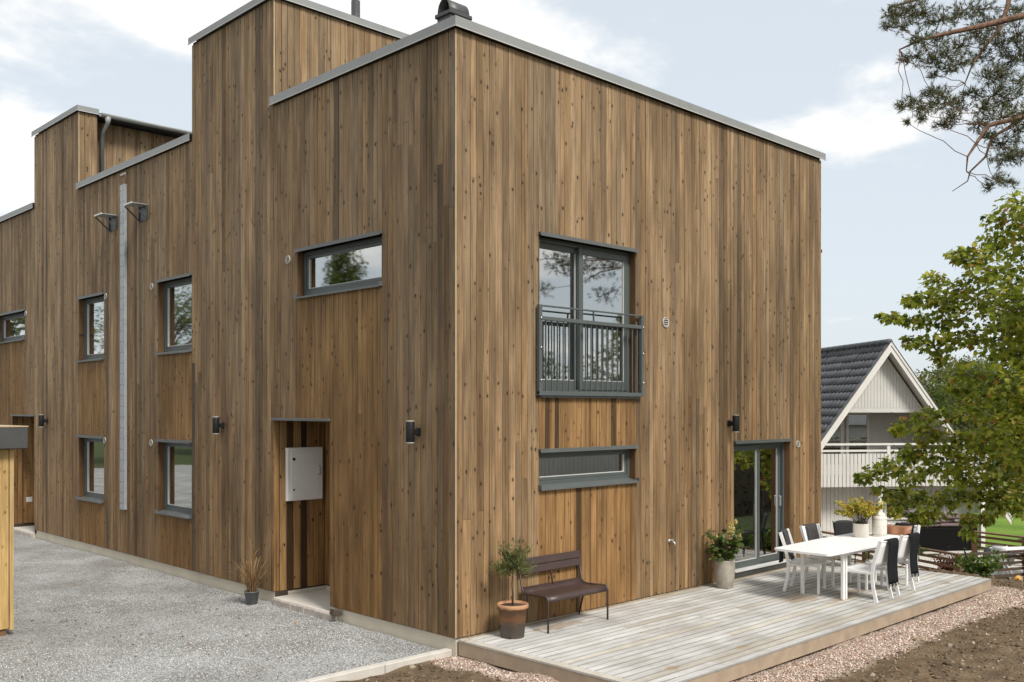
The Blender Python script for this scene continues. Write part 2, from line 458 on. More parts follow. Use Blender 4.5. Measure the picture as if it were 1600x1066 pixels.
class MB:
    def __init__(self):
        self.v, self.f, self.mi, self.sm = [], [], [], []

    def _add(self, vs, fs, mi=0, smooth=False, mat=None):
        o = len(self.v)
        if mat is not None:
            vs = [tuple(mat @ Vector(q)) for q in vs]
        self.v += [tuple(q) for q in vs]
        self.f += [tuple(i + o for i in f) for f in fs]
        self.mi += [mi] * len(fs)
        self.sm += [smooth] * len(fs)
        return self

    def box(self, x0, x1, y0, y1, z0, z1, b=0.0, mi=0, mat=None):
        if x0 > x1: x0, x1 = x1, x0
        if y0 > y1: y0, y1 = y1, y0
        if z0 > z1: z0, z1 = z1, z0
        b = min(b, (x1 - x0) * 0.45, (y1 - y0) * 0.45, (z1 - z0) * 0.45)
        if b <= 0:
            vs = [(x, y, z) for x in (x0, x1) for y in (y0, y1) for z in (z0, z1)]
            fs = [(0, 1, 3, 2), (4, 6, 7, 5), (0, 4, 5, 1), (2, 3, 7, 6), (0, 2, 6, 4), (1, 5, 7, 3)]
            return self._add(vs, fs, mi, False, mat)
        bm = bmesh.new()
        bmesh.ops.create_cube(bm, size=1.0)
        for q in bm.verts:
            q.co = Vector(((x0 + x1) / 2 + q.co.x * (x1 - x0), (y0 + y1) / 2 + q.co.y * (y1 - y0), (z0 + z1) / 2 + q.co.z * (z1 - z0)))
        bmesh.ops.bevel(bm, geom=list(bm.edges), offset=b, segments=1, affect='EDGES', profile=0.5)
        bm.verts.index_update()
        vs = [tuple(q.co) for q in bm.verts]
        fs = [tuple(q.index for q in fc.verts) for fc in bm.faces]
        bm.free()
        return self._add(vs, fs, mi, False, mat)

    def tube(self, pts, rad, seg=8, cap=True, mi=0, mat=None, smooth=True):
        pts = [Vector(q) for q in pts]
        n = len(pts)
        rad = rad if isinstance(rad, (list, tuple)) else [rad] * n
        vs, fs = [], []
        up = None
        for i in range(n):
            d = (pts[min(i + 1, n - 1)] - pts[max(i - 1, 0)]).normalized()
            if up is None:
                a = Vector((0, 0, 1)) if abs(d.z) < 0.9 else Vector((1, 0, 0))
            else:
                a = up
            s = d.cross(a).normalized()
            up = s.cross(d).normalized()
            for k in range(seg):
                an = 2 * math.pi * k / seg
                vs.append(pts[i] + (s * math.cos(an) + up * math.sin(an)) * rad[i])
        for i in range(n - 1):
            for k in range(seg):
                k2 = (k + 1) % seg
                fs.append((i * seg + k, i * seg + k2, (i + 1) * seg + k2, (i + 1) * seg + k))
        if cap:
            fs.append(tuple(range(seg))[::-1])
            fs.append(tuple((n - 1) * seg + k for k in range(seg)))
        return self._add(vs, fs, mi, smooth, mat)

    def bar(self, a, b, w, h, mi=0, up=(0, 0, 1)):
        """rectangular bar from a to b, w across, h along up"""
        a, b = Vector(a), Vector(b)
        d = (b - a).normalized()
        u = Vector(up)
        if abs(d.dot(u)) > 0.99:
            u = Vector((0, 1, 0))
        s = d.cross(u).normalized()
        u = s.cross(d).normalized()
        vs = []
        for q in (a, b):
            for (i, j) in ((-1, -1), (1, -1), (1, 1), (-1, 1)):
                vs.append(q + s * (i * w / 2) + u * (j * h / 2))
        fs = [(0, 1, 2, 3), (7, 6, 5, 4), (0, 4, 5, 1), (1, 5, 6, 2), (2, 6, 7, 3), (3, 7, 4, 0)]
        return self._add(vs, fs, mi)

    def lathe(self, prof, seg=24, mi=0, mat=None, smooth=True, jitter=0.0):
        vs, fs = [], []
        n = len(prof)
        for (r, z) in prof:
            for k in range(seg):
                a = 2 * math.pi * k / seg
                rr = r * (1 + (random.uniform(-jitter, jitter) if jitter else 0))
                vs.append((rr * math.cos(a), rr * math.sin(a), z))
        for i in range(n - 1):
            for k in range(seg):
                k2 = (k + 1) % seg
                fs.append((i * seg + k, i * seg + k2, (i + 1) * seg + k2, (i + 1) * seg + k))
        fs.append(tuple((n - 1) * seg + k for k in range(seg)))
        fs.append(tuple(range(seg))[::-1])
        return self._add(vs, fs, mi, smooth, mat)

    def prism(self, poly, z0, z1, mi=0, mat=None):
        """polygon in xy, extruded in z"""
        n = len(poly)
        vs = [(x, y, z0) for x, y in poly] + [(x, y, z1) for x, y in poly]
        fs = [tuple(range(n))[::-1], tuple(range(n, 2 * n))] + [(i, (i + 1) % n, n + (i + 1) % n, n + i) for i in range(n)]
        return self._add(vs, fs, mi, False, mat)

    def sheet(self, grid, thick=0.0, mi=0, smooth=True):
        """grid[i][j] points; optional thickness along the local normal"""
        ni, nj = len(grid), len(grid[0])
        g = [[Vector(q) for q in r] for r in grid]
        vs = [q for r in g for q in r]
        fs = [(i * nj + j, i * nj + j + 1, (i + 1) * nj + j + 1, (i + 1) * nj + j) for i in range(ni - 1) for j in range(nj - 1)]
        if thick:
            o = len(vs)
            for i in range(ni):
                for j in range(nj):
                    a = g[min(i + 1, ni - 1)][j] - g[max(i - 1, 0)][j]
                    b = g[i][min(j + 1, nj - 1)] - g[i][max(j - 1, 0)]
                    vs.append(g[i][j] + a.cross(b).normalized() * thick)
            fs += [(o + a, o + d, o + c, o + b) for (a, b, c, d) in fs]
            rim = [(0, j) for j in range(nj)] + [(i, nj - 1) for i in range(1, ni)] + [(ni - 1, j) for j in range(nj - 2, -1, -1)] + [(i, 0) for i in range(ni - 2, 0, -1)]
            ids = [i * nj + j for i, j in rim]
            for k in range(len(ids)):
                a, b = ids[k], ids[(k + 1) % len(ids)]
                fs.append((a, o + a, o + b, b))
        return self._add(vs, fs, mi, smooth)

    def mesh(self, name, mats):
        me = bpy.data.meshes.new(name)
        me.from_pydata(self.v, [], self.f)
        for q in (mats if isinstance(mats, (list, tuple)) else [mats]):
            me.materials.append(q)
        me.polygons.foreach_set('material_index', self.mi)
        me.polygons.foreach_set('use_smooth', self.sm)
        me.update()
        return me

    def build(self, name, mats, parent=None, loc=None, rz=0.0, color=None):
        o = bpy.data.objects.new(name, self.mesh(name, mats))
        link(o, parent)
        if loc is not None:
            o.location = loc
        if rz:
            o.rotation_euler = (0, 0, rz)
        if color:
            o.color = (*color, 1)
        return o


def put(me, name, parent=None, loc=(0, 0, 0), rot=(0, 0, 0), color=None, scale=None):
    o = bpy.data.objects.new(name, me)
    link(o, parent)
    o.location = loc
    o.rotation_euler = rot
    if scale:
        o.scale = scale
    if color:
        o.color = (*color, 1)
    return o


def poly_cloud(name, mat, parent, pts, tri_idx_list, tints, smooth=False):
    """pts (n,k,3) same polygon repeated; tri_idx_list = faces within one element; tints (n,3)"""
    n, k, _ = pts.shape
    faces = [np.array(f) for f in tri_idx_list]
    me = bpy.data.meshes.new(name)
    me.vertices.add(n * k)
    me.vertices.foreach_set('co', pts.reshape(-1).astype(np.float32))
    per = sum(len(f) for f in faces)
    loops = np.concatenate([f for f in faces])
    allloops = (np.arange(n)[:, None] * k + loops[None, :]).reshape(-1)
    me.loops.add(n * per)
    me.loops.foreach_set('vertex_index', allloops.astype(np.int32))
    starts = np.cumsum([0] + [len(f) for f in faces[:-1]])
    totals = np.array([len(f) for f in faces])
    allst = (np.arange(n)[:, None] * per + starts[None, :]).reshape(-1)
    me.polygons.add(n * len(faces))
    me.polygons.foreach_set('loop_start', allst.astype(np.int32))
    me.polygons.foreach_set('loop_total', np.tile(totals, n).astype(np.int32))
    me.materials.append(mat)
    ca = me.color_attributes.new('tint', 'FLOAT_COLOR', 'POINT')
    c4 = np.ones((n, k, 4), np.float32)
    c4[:, :, :3] = tints[:, None, :]
    ca.data.foreach_set('color', c4.reshape(-1))
    me.update(calc_edges=True)
    me.validate()
    o = bpy.data.objects.new(name, me)
    link(o, parent)
    return o


def unit(a):
    return a / np.maximum(np.linalg.norm(a, axis=-1, keepdims=True), 1e-9)


LEAF = np.array([(0, 0, 0), (.20, .22, .03), (.26, .48, .04), (.17, .76, .02), (0, 1, -.06), (-.17, .76, .02), (-.26, .48, .04), (-.20, .22, .03)])
LEAF_F = [(0, 1, 2, 3, 4, 5, 6, 7)]
NARROW = np.array([(0, 0, 0), (.085, .35, .01), (.07, .7, .01), (0, 1, -.03), (-.07, .7, .01), (-.085, .35, .01)])
NARROW_F = [(0, 1, 2, 3, 4, 5)]
# five-lobed maple leaf
MAPLE = np.array([(0, 0, 0), (.16, .03, .01), (.42, -.06, -.03), (.34, .16, 0), (.60, .36, -.05), (.30, .42, 0), (.27, .62, 0), (.0, 1.0, -.07),
                  (-.27, .62, 0), (-.30, .42, 0), (-.60, .36, -.05), (-.34, .16, 0), (-.42, -.06, -.03), (-.16, .03, .01), (0, .35, .03)])
MAPLE_F = [(14, 0, 1, 2, 3), (14, 3, 4, 5), (14, 5, 6, 7), (14, 7, 8, 9), (14, 9, 10, 11), (14, 11, 12, 13, 0)]


def leaves(name, mat, parent, cen, size, shape, faces, tints, face_dir=None, droop=0.3, spread=1.0, r=rng):
    """cen (n,3); random orientation; face_dir (n,3) preferred growth direction"""
    n = len(cen)
    g = unit(r.normal(size=(n, 3)))
    if face_dir is not None:
        g = unit(unit(face_dir) + g * spread)
    g[:, 2] -= droop
    g = unit(g)
    upv = unit(np.tile([0, 0, 1.0], (n, 1)) + r.normal(size=(n, 3)) * 0.55)
    s = unit(np.cross(g, upv))
    nn = unit(np.cross(s, g))
    sz = np.asarray(size).reshape(-1, 1, 1) * np.ones((n, 1, 1))
    pts = cen[:, None, :] + sz * (shape[None, :, 0:1] * s[:, None, :] + (shape[None, :, 1:2] - 0.35) * g[:, None, :] + shape[None, :, 2:3] * nn[:, None, :])
    return poly_cloud(name, mat, parent, pts, faces, tints)


def tints(n, cols, weights, var=0.15, r=rng):
    cols = np.array(cols)
    idx = r.choice(len(cols), size=n, p=np.array(weights) / np.sum(weights))
    c = cols[idx] * (1 + r.normal(size=(n, 1)) * var)
    return np.clip(c, 0.004, 1)


def wander(a, b, n, amp, r=random):
    a, b = Vector(a), Vector(b)
    L = (b - a).length
    pts = []
    for i in range(n + 1):
        f = i / n
        e = math.sin(math.pi * f) * amp * L
        pts.append(a.lerp(b, f) + Vector((r.uniform(-1, 1), r.uniform(-1, 1), r.uniform(-1, 1))) * e)
    pts[0], pts[-1] = a, b
    return pts


# camera-measured placement of far things: a point D metres deep along the photograph's ray
CAM = Vector((-7.606, -8.768, 2.928))
DEP = Vector((.698, .7161, 0))
LAT = Vector((.7161, -.698, 0))


def at(u, v, D):
    return CAM + (DEP + LAT * ((u - 800) / 1513.97) + Vector((0, 0, (638.8 - v) / 1513.97))) * D

# ------------------------------------------------------------------ ground
def sstep(a, b, x):
    t = np.clip((x - a) / (b - a), 0, 1)
    return t * t * (3 - 2 * t)


_ph = rng.uniform(0, 6.28, (24, 3))
_fr = np.concatenate([rng.uniform(.5, 2.0, (8, 2)), rng.uniform(3, 7, (8, 2)), rng.uniform(9, 19, (8, 2))]) * rng.choice([-1, 1], (24, 2))


def rough_noise(x, y, lo=0, hi=24):
    o = 0
    for i in range(lo, hi):
        o = o + np.sin(_fr[i, 0] * x + _fr[i, 1] * y + _ph[i, 0]) * (1.0 / (1 + np.hypot(*_fr[i]) * .35))
    return o


def ground_z(x, y):
    x = np.asarray(x, float); y = np.asarray(y, float)
    z = np.full(np.broadcast(x, y).shape, -0.035)
    inyard = (x < 0.3) & (y > 0.12)
    inhouse = (x > -0.1) & (x < 9.0) & (y > 0.0)
    z = z + np.where(inyard | inhouse, -0.015, rough_noise(x, y) * 0.015)
    # soil banked up beyond the deck's end, then the bank falls to the neighbour's terrace
    bank = 0.13 * np.exp(-((x - 9.55) / 0.35) ** 2) * sstep(-2.9, -2.2, y)
    z = z + np.where(inhouse, 0, bank)
    z = z - 1.47 * sstep(10.0, 13.6, x)
    return z


def axis_coords(dense_lo, dense_hi, step, lo, hi):
    a = list(np.arange(dense_lo, dense_hi + 1e-6, step))
    s, x = step, dense_hi
    while x < hi:
        s *= 1.28; x += s; a.append(min(x, hi))
    s, x = step, dense_lo
    b = []
    while x > lo:
        s *= 1.28; x -= s; b.append(max(x, lo))
    return np.array(b[::-1] + a)


def grid_sheet(name, xs, ys, zf, mat):
    X, Y = np.meshgrid(xs, ys)
    Z = zf(X, Y)
    nx, ny = len(xs), len(ys)
    co = np.stack([X, Y, Z], -1).reshape(-1, 3)
    i = np.arange(ny - 1)[:, None] * nx + np.arange(nx - 1)[None, :]
    q = np.stack([i, i + 1, i + nx + 1, i + nx], -1).reshape(-1, 4)
    me = bpy.data.meshes.new(name)
    me.vertices.add(len(co)); me.vertices.foreach_set('co', co.reshape(-1).astype(np.float32))
    me.loops.add(q.size); me.loops.foreach_set('vertex_index', q.reshape(-1).astype(np.int32))
    me.polygons.add(len(q))
    me.polygons.foreach_set('loop_start', (np.arange(len(q)) * 4).astype(np.int32))
    me.polygons.foreach_set('loop_total', np.full(len(q), 4, np.int32))
    me.polygons.foreach_set('use_smooth', np.ones(len(q), bool))
    me.materials.append(mat)
    me.update(calc_edges=True)
    o = bpy.data.objects.new(name, me)
    link(o)
    return o


g = grid_sheet('ground', axis_coords(-3.0, 13.6, 0.06, -420, 420), axis_coords(-6.0, 0.3, 0.06, -420, 420), ground_z, M['ground'])
tag(g, 'brown bare soil around the deck, running on as turf', kind='structure')


def yard_z(x, y):
    n = rough_noise(x, y, 0, 16) * 0.007
    return np.where(np.abs(x) < 0.15, np.clip(n, -0.01, 0.01), n)


g = grid_sheet('gravel_yard', np.concatenate([np.arange(-26, -6, 0.5), np.arange(-6, 0.011, 0.08)]), np.concatenate([np.arange(0.2, 9, 0.08), np.arange(9, 40, 0.5)]), yard_z, M['gravel'])
tag(g, 'pale grey gravel yard along the long timber wall', kind='structure')
g = grid_sheet('lawn', np.arange(24.0, 60, 1.0), np.arange(-7, 26, 1.0), lambda x, y: np.full(x.shape, -1.485), M['lawn'])
tag(g, 'bright green mown lawn beyond the neighbour terrace', kind='structure')

# kerb between gravel and soil
kb = bpy.data.objects.new('kerb', None); link(kb); kb.location = (0, 0.14, 0)
tag(kb, 'pale concrete edging strip between gravel and soil', kind='structure')
x = 0.02
while x > -9:
    x2 = x - 1.0
    q = MB().box(-0.992, 0, -0.055, 0.055, -0.12, 0.032 + random.uniform(-.004, .004), 0.008)
    q.build('kerb_stone', M['kerb'], kb, (x, random.uniform(-.006, .006), 0), color=None)
    x = x2

# loose stones (fine gravel nobody could count)
OCT = np.array([(1, 0, 0), (-1, 0, 0), (0, 1, 0), (0, -1, 0), (0, 0, 1), (0, 0, -1)], float)
OCT_F = [(0, 2, 4), (2, 1, 4), (1, 3, 4), (3, 0, 4), (2, 0, 5), (1, 2, 5), (3, 1, 5), (0, 3, 5)]


def stones(name, label, x, y, z, size, tint, sink=0.2):
    n = len(x)
    a = rng.uniform(0, 6.28, n)
    sc = size[:, None] * rng.uniform(0.6, 1.2, (n, 3)) * np.array([1, 1, .7])
    base = OCT[None] * sc[:, None, :] * rng.uniform(.75, 1.2, (n, 6, 1))
    ca, sa = np.cos(a)[:, None], np.sin(a)[:, None]
    px = base[:, :, 0] * ca - base[:, :, 1] * sa
    py = base[:, :, 0] * sa + base[:, :, 1] * ca
    tl = rng.normal(size=(n, 1)) * .4
    pz = base[:, :, 2] + px * tl
    pts = np.stack([px + x[:, None], py + y[:, None], pz + (z + size * sink)[:, None]], -1)
    o = poly_cloud(name, M['stone'], None, pts, OCT_F, tint)
    return tag(o, label, kind='stuff')


# yard gravel, thicker near the viewer
n = 70000
yy = rng.uniform(0.22, 9.0, n) ; xx = -rng.beta(1.0, 1.3, n) * 6.5
keep = rng.uniform(size=n) < 1.0 / (1 + (yy / 4.5) ** 2)
xx, yy = xx[keep], yy[keep]
tt = tints(len(xx), [(.165, .167, .163), (.385, .39, .385), (.57, .575, .57), (.43, .39, .33)], [3, 5, 4, .7], .12)
tt = tt * np.clip(.97 + .16 * rough_noise(xx * .9, yy * .9, 0, 8), .68, 1.12)[:, None]
stones('fine_gravel', 'loose grey gravel chips over the yard', xx, yy, yard_z(xx, yy), rng.uniform(.0045, .0115, len(xx)), tt)

# pink gravel round the deck
n = 46000
xx = rng.uniform(-0.6, 9.6, n); yy = rng.uniform(-3.9, 0.12, n)
dd = np.maximum(np.maximum(-0.02 - xx, (xx - 8.98) * .8), (-3.02 - yy) * .56)
dn = dd + rough_noise(xx, yy, 0, 16) * .022
keep = (dd > 0.0) & (dn < .31 + rng.normal(size=n) * .03)
xx, yy = xx[keep], yy[keep]
tt = tints(len(xx), [(.31, .205, .15), (.49, .36, .285), (.62, .51, .42), (.68, .62, .56), (.22, .19, .165)], [3, 5, 4, 1.5, 1], .12)
stones('pink_gravel', 'pinkish gravel strip round the edge of the deck', xx, yy, ground_z(xx, yy), rng.uniform(.007, .019, len(xx)), tt)

# clods and chips on the bare soil
n = 26000
xx = rng.uniform(-4, 10.5, n); yy = rng.uniform(-6.5, 0.05, n)
dd = np.maximum(np.maximum(-0.02 - xx, (xx - 8.98) * .8), (-3.02 - yy) * .56)
keep = dd > .28
xx, yy = xx[keep], yy[keep]
tt = tints(len(xx), [(.08, .056, .036), (.14, .10, .065), (.22, .17, .115), (.34, .28, .21)], [5, 5, 2.5, 1], .15)
stones('soil_clods', 'crumbs and chips of bare brown soil', xx, yy, ground_z(xx, yy), rng.gamma(1.6, .0065, len(xx)) + .003, tt, 0.1)

n = 260
xx = np.concatenate([rng.uniform(-6, -.1, 150), rng.uniform(-.5, 10, 110)]); yy = np.concatenate([rng.uniform(.4, 8, 150), rng.uniform(-4.6, -3.1, 110)])
zz = np.where(yy > .2, yard_z(xx, yy), ground_z(xx, yy)) + .012
o = leaves('fallen_leaves', M['dryleaf'], None, np.stack([xx, yy, zz], -1), rng.uniform(.025, .06, n), LEAF, LEAF_F, tints(n, [(.20, .11, .04), (.30, .19, .07), (.10, .06, .03), (.35, .14, .06)], [4, 3, 3, 1]), np.tile([1.0, 0, 0], (n, 1)) * 0 + np.stack([rng.normal(size=n), rng.normal(size=n), np.zeros(n)], -1), .05, .15)
tag(o, 'scattered fallen leaves on gravel and soil', kind='stuff')
wv_ = []
for k in range(46):
    cx_, cy_ = (random.uniform(-5.5, -.15), random.uniform(.3, 7)) if k < 26 else (random.uniform(-1.5, 9.5), random.uniform(-4.4, -3.5))
    z_ = float(yard_z(np.array(cx_), np.array(cy_))) if cy_ > .2 else float(ground_z(cx_, cy_))
    for q in range(14):
        a = random.uniform(0, 6.28); L = random.uniform(.015, .05)
        d = Vector((math.cos(a), math.sin(a), random.uniform(.2, 1.4))).normalized() * L
        b = Vector((cx_ + random.gauss(0, .03), cy_ + random.gauss(0, .03), z_)); sd = Vector((-math.sin(a), math.cos(a), 0)) * .004
        wv_.append([tuple(b - sd), tuple(b + sd), tuple(b + d)])
o = poly_cloud('weeds', M['leaf'], None, np.array(wv_), [(0, 1, 2)], tints(len(wv_), [(.06, .08, .03), (.10, .11, .05), (.12, .08, .04)], [3, 2, 2]))
tag(o, 'tiny weeds sprouting in the gravel and soil', kind='stuff')

# ------------------------------------------------------------------ timber houses
ZB, ZT = 0.18, 7.475        # cladding bottom / top of the low part
ZTOW = 9.10                 # cladding top of the stair towers
AX = 9.38                   # party line between the two halves
BEIGE = np.array((0.286, 0.202, 0.122))
LEFTB = np.array((0.270, 0.192, 0.120))
ORANGE = np.array((0.300, 0.186, 0.086))


def board_mesh(wd, h, t=0.020):
    b = 0.003
    tw = 0.011
    mb = MB()
    # profile in xy (x across, y inward, front at 0): bevelled face then a set-back pale tongue
    prof = [(0, t), (0, b), (b, 0), (wd - tw - b, 0), (wd - tw, b), (wd - tw, t)]
    vs = [(x, y, z) for z in (0, h) for x, y in prof]
    n = len(prof)
    fs = [(i, i + 1, n + i + 1, n + i) for i in range(n - 1)] + [tuple(range(n))[::-1], tuple(range(n, 2 * n))]
    mb._add(vs, fs, 0)
    mb._add([(wd - tw, 0.007, 0.002), (wd, 0.007, 0.002), (wd, 0.007, h - .002), (wd - tw, 0.007, h - .002)], [(0, 1, 2, 3)], 1)
    return mb.mesh('board', [M['clad'], M['tongue']])


def clad(root, org, rz, u0, u1, z0, z1, openings=(), marks=(), tint=BEIGE, pitch=0.108, split=0.17, dark=None, under=True, seed=0):
    """boards from u0 to u1 along local x; org is the world point of u=0 on the face plane"""
    r = random.Random(seed + 5)
    edges = sorted(set([u0, u1] + [a for o in openings for a in o[:2]] + list(marks)))
    edges = [e for e in edges if u0 <= e <= u1]
    cuts = []
    for a, b in zip(edges, edges[1:]):
        n = max(1, round((b - a) / pitch))
        ws = [r.uniform(.82, 1.18) for _ in range(n)]
        s = sum(ws)
        x = a
        for q in ws:
            cuts.append((x, x + q / s * (b - a)))
            x += q / s * (b - a)
    ca, sa = math.cos(rz), math.sin(rz)
    drift = r.uniform(0, 6)
    for (a, b) in cuts:
        mid = (a + b) / 2
        segs = [(z0, z1, False)]
        for (oa, ob, oz0, oz1) in openings:
            if oa - 1e-4 < mid < ob + 1e-4:
                ns = []
                for (s0, s1, un) in segs:
                    if oz1 <= s0 or oz0 >= s1:
                        ns.append((s0, s1, un)); continue
                    if oz0 > s0 + .01: ns.append((s0, oz0, True))
                    if oz1 < s1 - .01: ns.append((oz1, s1, un))
                segs = ns
        fs = []
        for (s0, s1, un) in segs:
            if s1 - s0 > 3.0 and r.random() < split:
                c = r.uniform(s0 + .8, s1 - .8)
                fs += [(s0, c - .0015, un), (c + .0015, s1, un)]
            else:
                fs.append((s0, s1, un))
        cutf = []
        for (s0, s1, un) in fs:
            for (d0, d1, dz0, dz1, f_) in (dark or ()):
                jz = dz1 + r.uniform(-.35, .35)
                if dz1 < 8 and d0 < mid < d1 and s0 < jz - .4 and s1 > jz + .4:
                    cutf += [(s0, jz - .0012, un), (jz + .0012, s1, un)]
                    break
            else:
                cutf.append((s0, s1, un))
        fs = cutf
        for (s0, s1, un) in fs:
            lum = 1 + r.gauss(0, .085) + .05 * math.sin(mid * 2.1 + drift)
            k = r.random()
            if k < .11: lum *= .62
            elif k < .19: lum *= 1.24
            warm = r.gauss(0, .035)
            c = np.array(tint) * lum * np.array((1 + warm, 1, 1 - warm * 1.5))
            if un and under:
                c = (ORANGE if rz == 0 else ORANGE * .82) * (1 + r.gauss(0, .07))
                if rz == 0 and r.random() < .13: c = c * .30
            if dark:
                for (d0, d1, dz0, dz1, f) in dark:
                    if d0 < mid < d1 and dz0 < (s0 + s1) / 2 < dz1:
                        c = c * f
            me = board_mesh(b - a, s1 - s0)
            q = r.uniform(-.0035, .0005)
            lx, ly = a, q
            put(me, 'board', root, (org[0] + lx * ca - ly * sa - root.location.x, org[1] + lx * sa + ly * ca - root.location.y, s0),
                (0, 0, rz), tuple(np.clip(c, .02, .7)))


def core(root, org, rz, u0, u1, z0, z1, openings, t0=0.0205, t1=0.24):
    us = sorted(set([u0, u1] + [a for o in openings for a in o[:2]]))
    zs = sorted(set([z0, z1] + [a for o in openings for a in o[2:]]))
    mb = MB()
    for a, b in zip(us, us[1:]):
        for c, d in zip(zs, zs[1:]):
            mu, mz = (a + b) / 2, (c + d) / 2
            if any(o[0] < mu < o[1] and o[2] < mz < o[3] for o in openings):
                continue
            mb.box(a, b, t0, t1, c, d)
    return mb.build('wall', M['core'], root, (org[0] - root.location.x, org[1] - root.location.y, 0), rz)


def window(root, org, rz, ua, ub, za, zb, kind='fixed', sill=True, deep=0.11):
    """za..zb is the hole between sill underside and head flashing"""
    L = (org[0] - root.location.x, org[1] - root.location.y, 0)
    fw = 0.055
    d0, d1 = deep, deep + 0.08
    h0 = za + (0.045 if sill else 0.0)
    h1 = zb - 0.03
    mb = MB()
    for (a, b, c, d) in ((ua, ua + fw, h0, h1), (ub - fw, ub, h0, h1), (ua + fw, ub - fw, h1 - fw, h1), (ua + fw, ub - fw, h0, h0 + fw)):
        mb.box(a, b, d0, d1, c, d, 0.004)
    nm = 'window' if kind == 'fixed' else ('balcony_door' if kind == 'balcony' else 'patio_door')
    fr = mb.build(nm, M['frame'], root, L, rz)
    # reveals lined with the same boards
    rv = MB()
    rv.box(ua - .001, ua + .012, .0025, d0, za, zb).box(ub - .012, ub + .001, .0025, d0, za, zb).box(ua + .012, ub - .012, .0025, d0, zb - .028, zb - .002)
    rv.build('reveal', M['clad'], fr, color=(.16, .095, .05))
    hf = MB()
    hf.box(ua - .007, ub + .007, -.045, .10, zb - .028, zb - .022).box(ua - .007, ub + .007, -.047, -.043, zb - .045, zb - .020).box(ua - .007, ub + .007, -.043, .02, zb - .0215, zb + .006)
    hf.build('head_flashing', M['sill'], fr)
    if sill:
        sl = MB()
        n = 2
        a, b = ua - .008, ub + .008
        vs = [(a, -.055, za + .012), (b, -.055, za + .012), (b, d0 + .004, za + .05), (a, d0 + .004, za + .05), (a, -.055, za - .012), (b, -.055, za - .012), (b, -.05, za - .012), (a, -.05, za - .012), (b, -.05, za + .006), (a, -.05, za + .006), (b, d0, za + .044), (a, d0, za + .044)]
        sl._add(vs, [(0, 1, 2, 3), (4, 5, 1, 0), (7, 6, 5, 4), (9, 8, 6, 7), (11, 10, 8, 9)])
        sl.box(a, a + .004, -.056, d0, za + .0, za + .06).box(b - .004, b, -.056, d0, za + .0, za + .06)
        sl.build('sill', M['sill'], fr)

    def sash(a, b, c, d, y0, y1, w=0.06, wb=None, pane=True):
        wb = wb or w
        s = MB()
        s.box(a, a + w, y0, y1, c, d, .005).box(b - w, b, y0, y1, c, d, .005).box(a + w, b - w, y0, y1, d - w, d, .005).box(a + w, b - w, y0, y1, c, c + wb, .005)
        # glazing bead, paler edge
        e = .008
        s.box(a + w, a + w + e, y0 + .012, y1, c + wb, d - w, mi=1).box(b - w - e, b - w, y0 + .012, y1, c + wb, d - w, mi=1)
        s.box(a + w + e, b - w - e, y0 + .012, y1, c + wb, c + wb + e, mi=1)
        s.build('sash', [M['frame'], M['alu']], fr)
        p = MB().box(a + w - .004, b - w + .004, (y0 + y1) / 2, (y0 + y1) / 2 + .006, c + wb - .004, d - w + .004)
        p.build('pane', M['glass'], fr)

    ia, ib, ic, idd = ua + fw, ub - fw, h0 + fw, h1 - fw
    if kind == 'fixed':
        sash(ia, ib, ic, idd, d0 + .015, d0 + .075, 0.045)
    else:
        m = (ia + ib) / 2 - (.06 if kind == 'balcony' else -.02)
        if kind == 'balcony':     # fixed leaf set back on the left, sliding leaf proud on the right
            sash(ia, m + .03, ic, idd, d0 + .05, d0 + .10, .075, .13)
            sash(m - .05, ib, ic, idd, d0 - .012, d0 + .042, .085, .13)
        else:
            sash(ia, m + .04, ic, idd, d0 - .012, d0 + .042, .085, .16)
            sash(m - .04, ib, ic, idd, d0 + .05, d0 + .10, .085, .16)
            hd = MB().box(ib - .055, ib - .03, d0 + .01, d0 + .05, 1.22, 1.40, .006)
            hd.build('handle', M['bolt'], fr)
    return fr


def flashing(root, a, b, z0, z1, out, axis, joints=()):
    """parapet capping along one edge; axis 'x' or 'y'; out = outward coordinate, thickness inward"""
    cuts = [a] + [j for j in joints if a < j < b] + [b]
    for c, d in zip(cuts, cuts[1:]):
        c2, d2 = c + .0015, d - .0015
        mb = MB()
        if axis == 'x':
            y = out
            mb.box(c2, d2, y, y + .004, z0, z1).box(c2, d2, y + .004, y + .36, z1 - .004, z1).box(c2, d2, y - .012, y + .001, z0 - .004, z0 + .004, mi=1)
        else:
            x = out
            mb.box(x, x + .004, c2, d2, z0, z1).box(x + .004, x + .36, c2, d2, z1 - .004, z1).box(x - .012, x + .001, c2, d2, z0 - .004, z0 + .004, mi=1)
        o = mb.build('roof_flashing', [M['flash'], M['alu']], root)
        o.location = (-root.location.x, -root.location.y, 0)


near = thing('semi_detached_house', (0, 0, 0), 'nearer half of the brown timber-clad house, with balcony railing and patio door by the deck', 'house')
farh = thing('semi_detached_house', (0, AX, 0), 'farther half of the brown timber-clad house, beyond the tall grey metal channel', 'house')

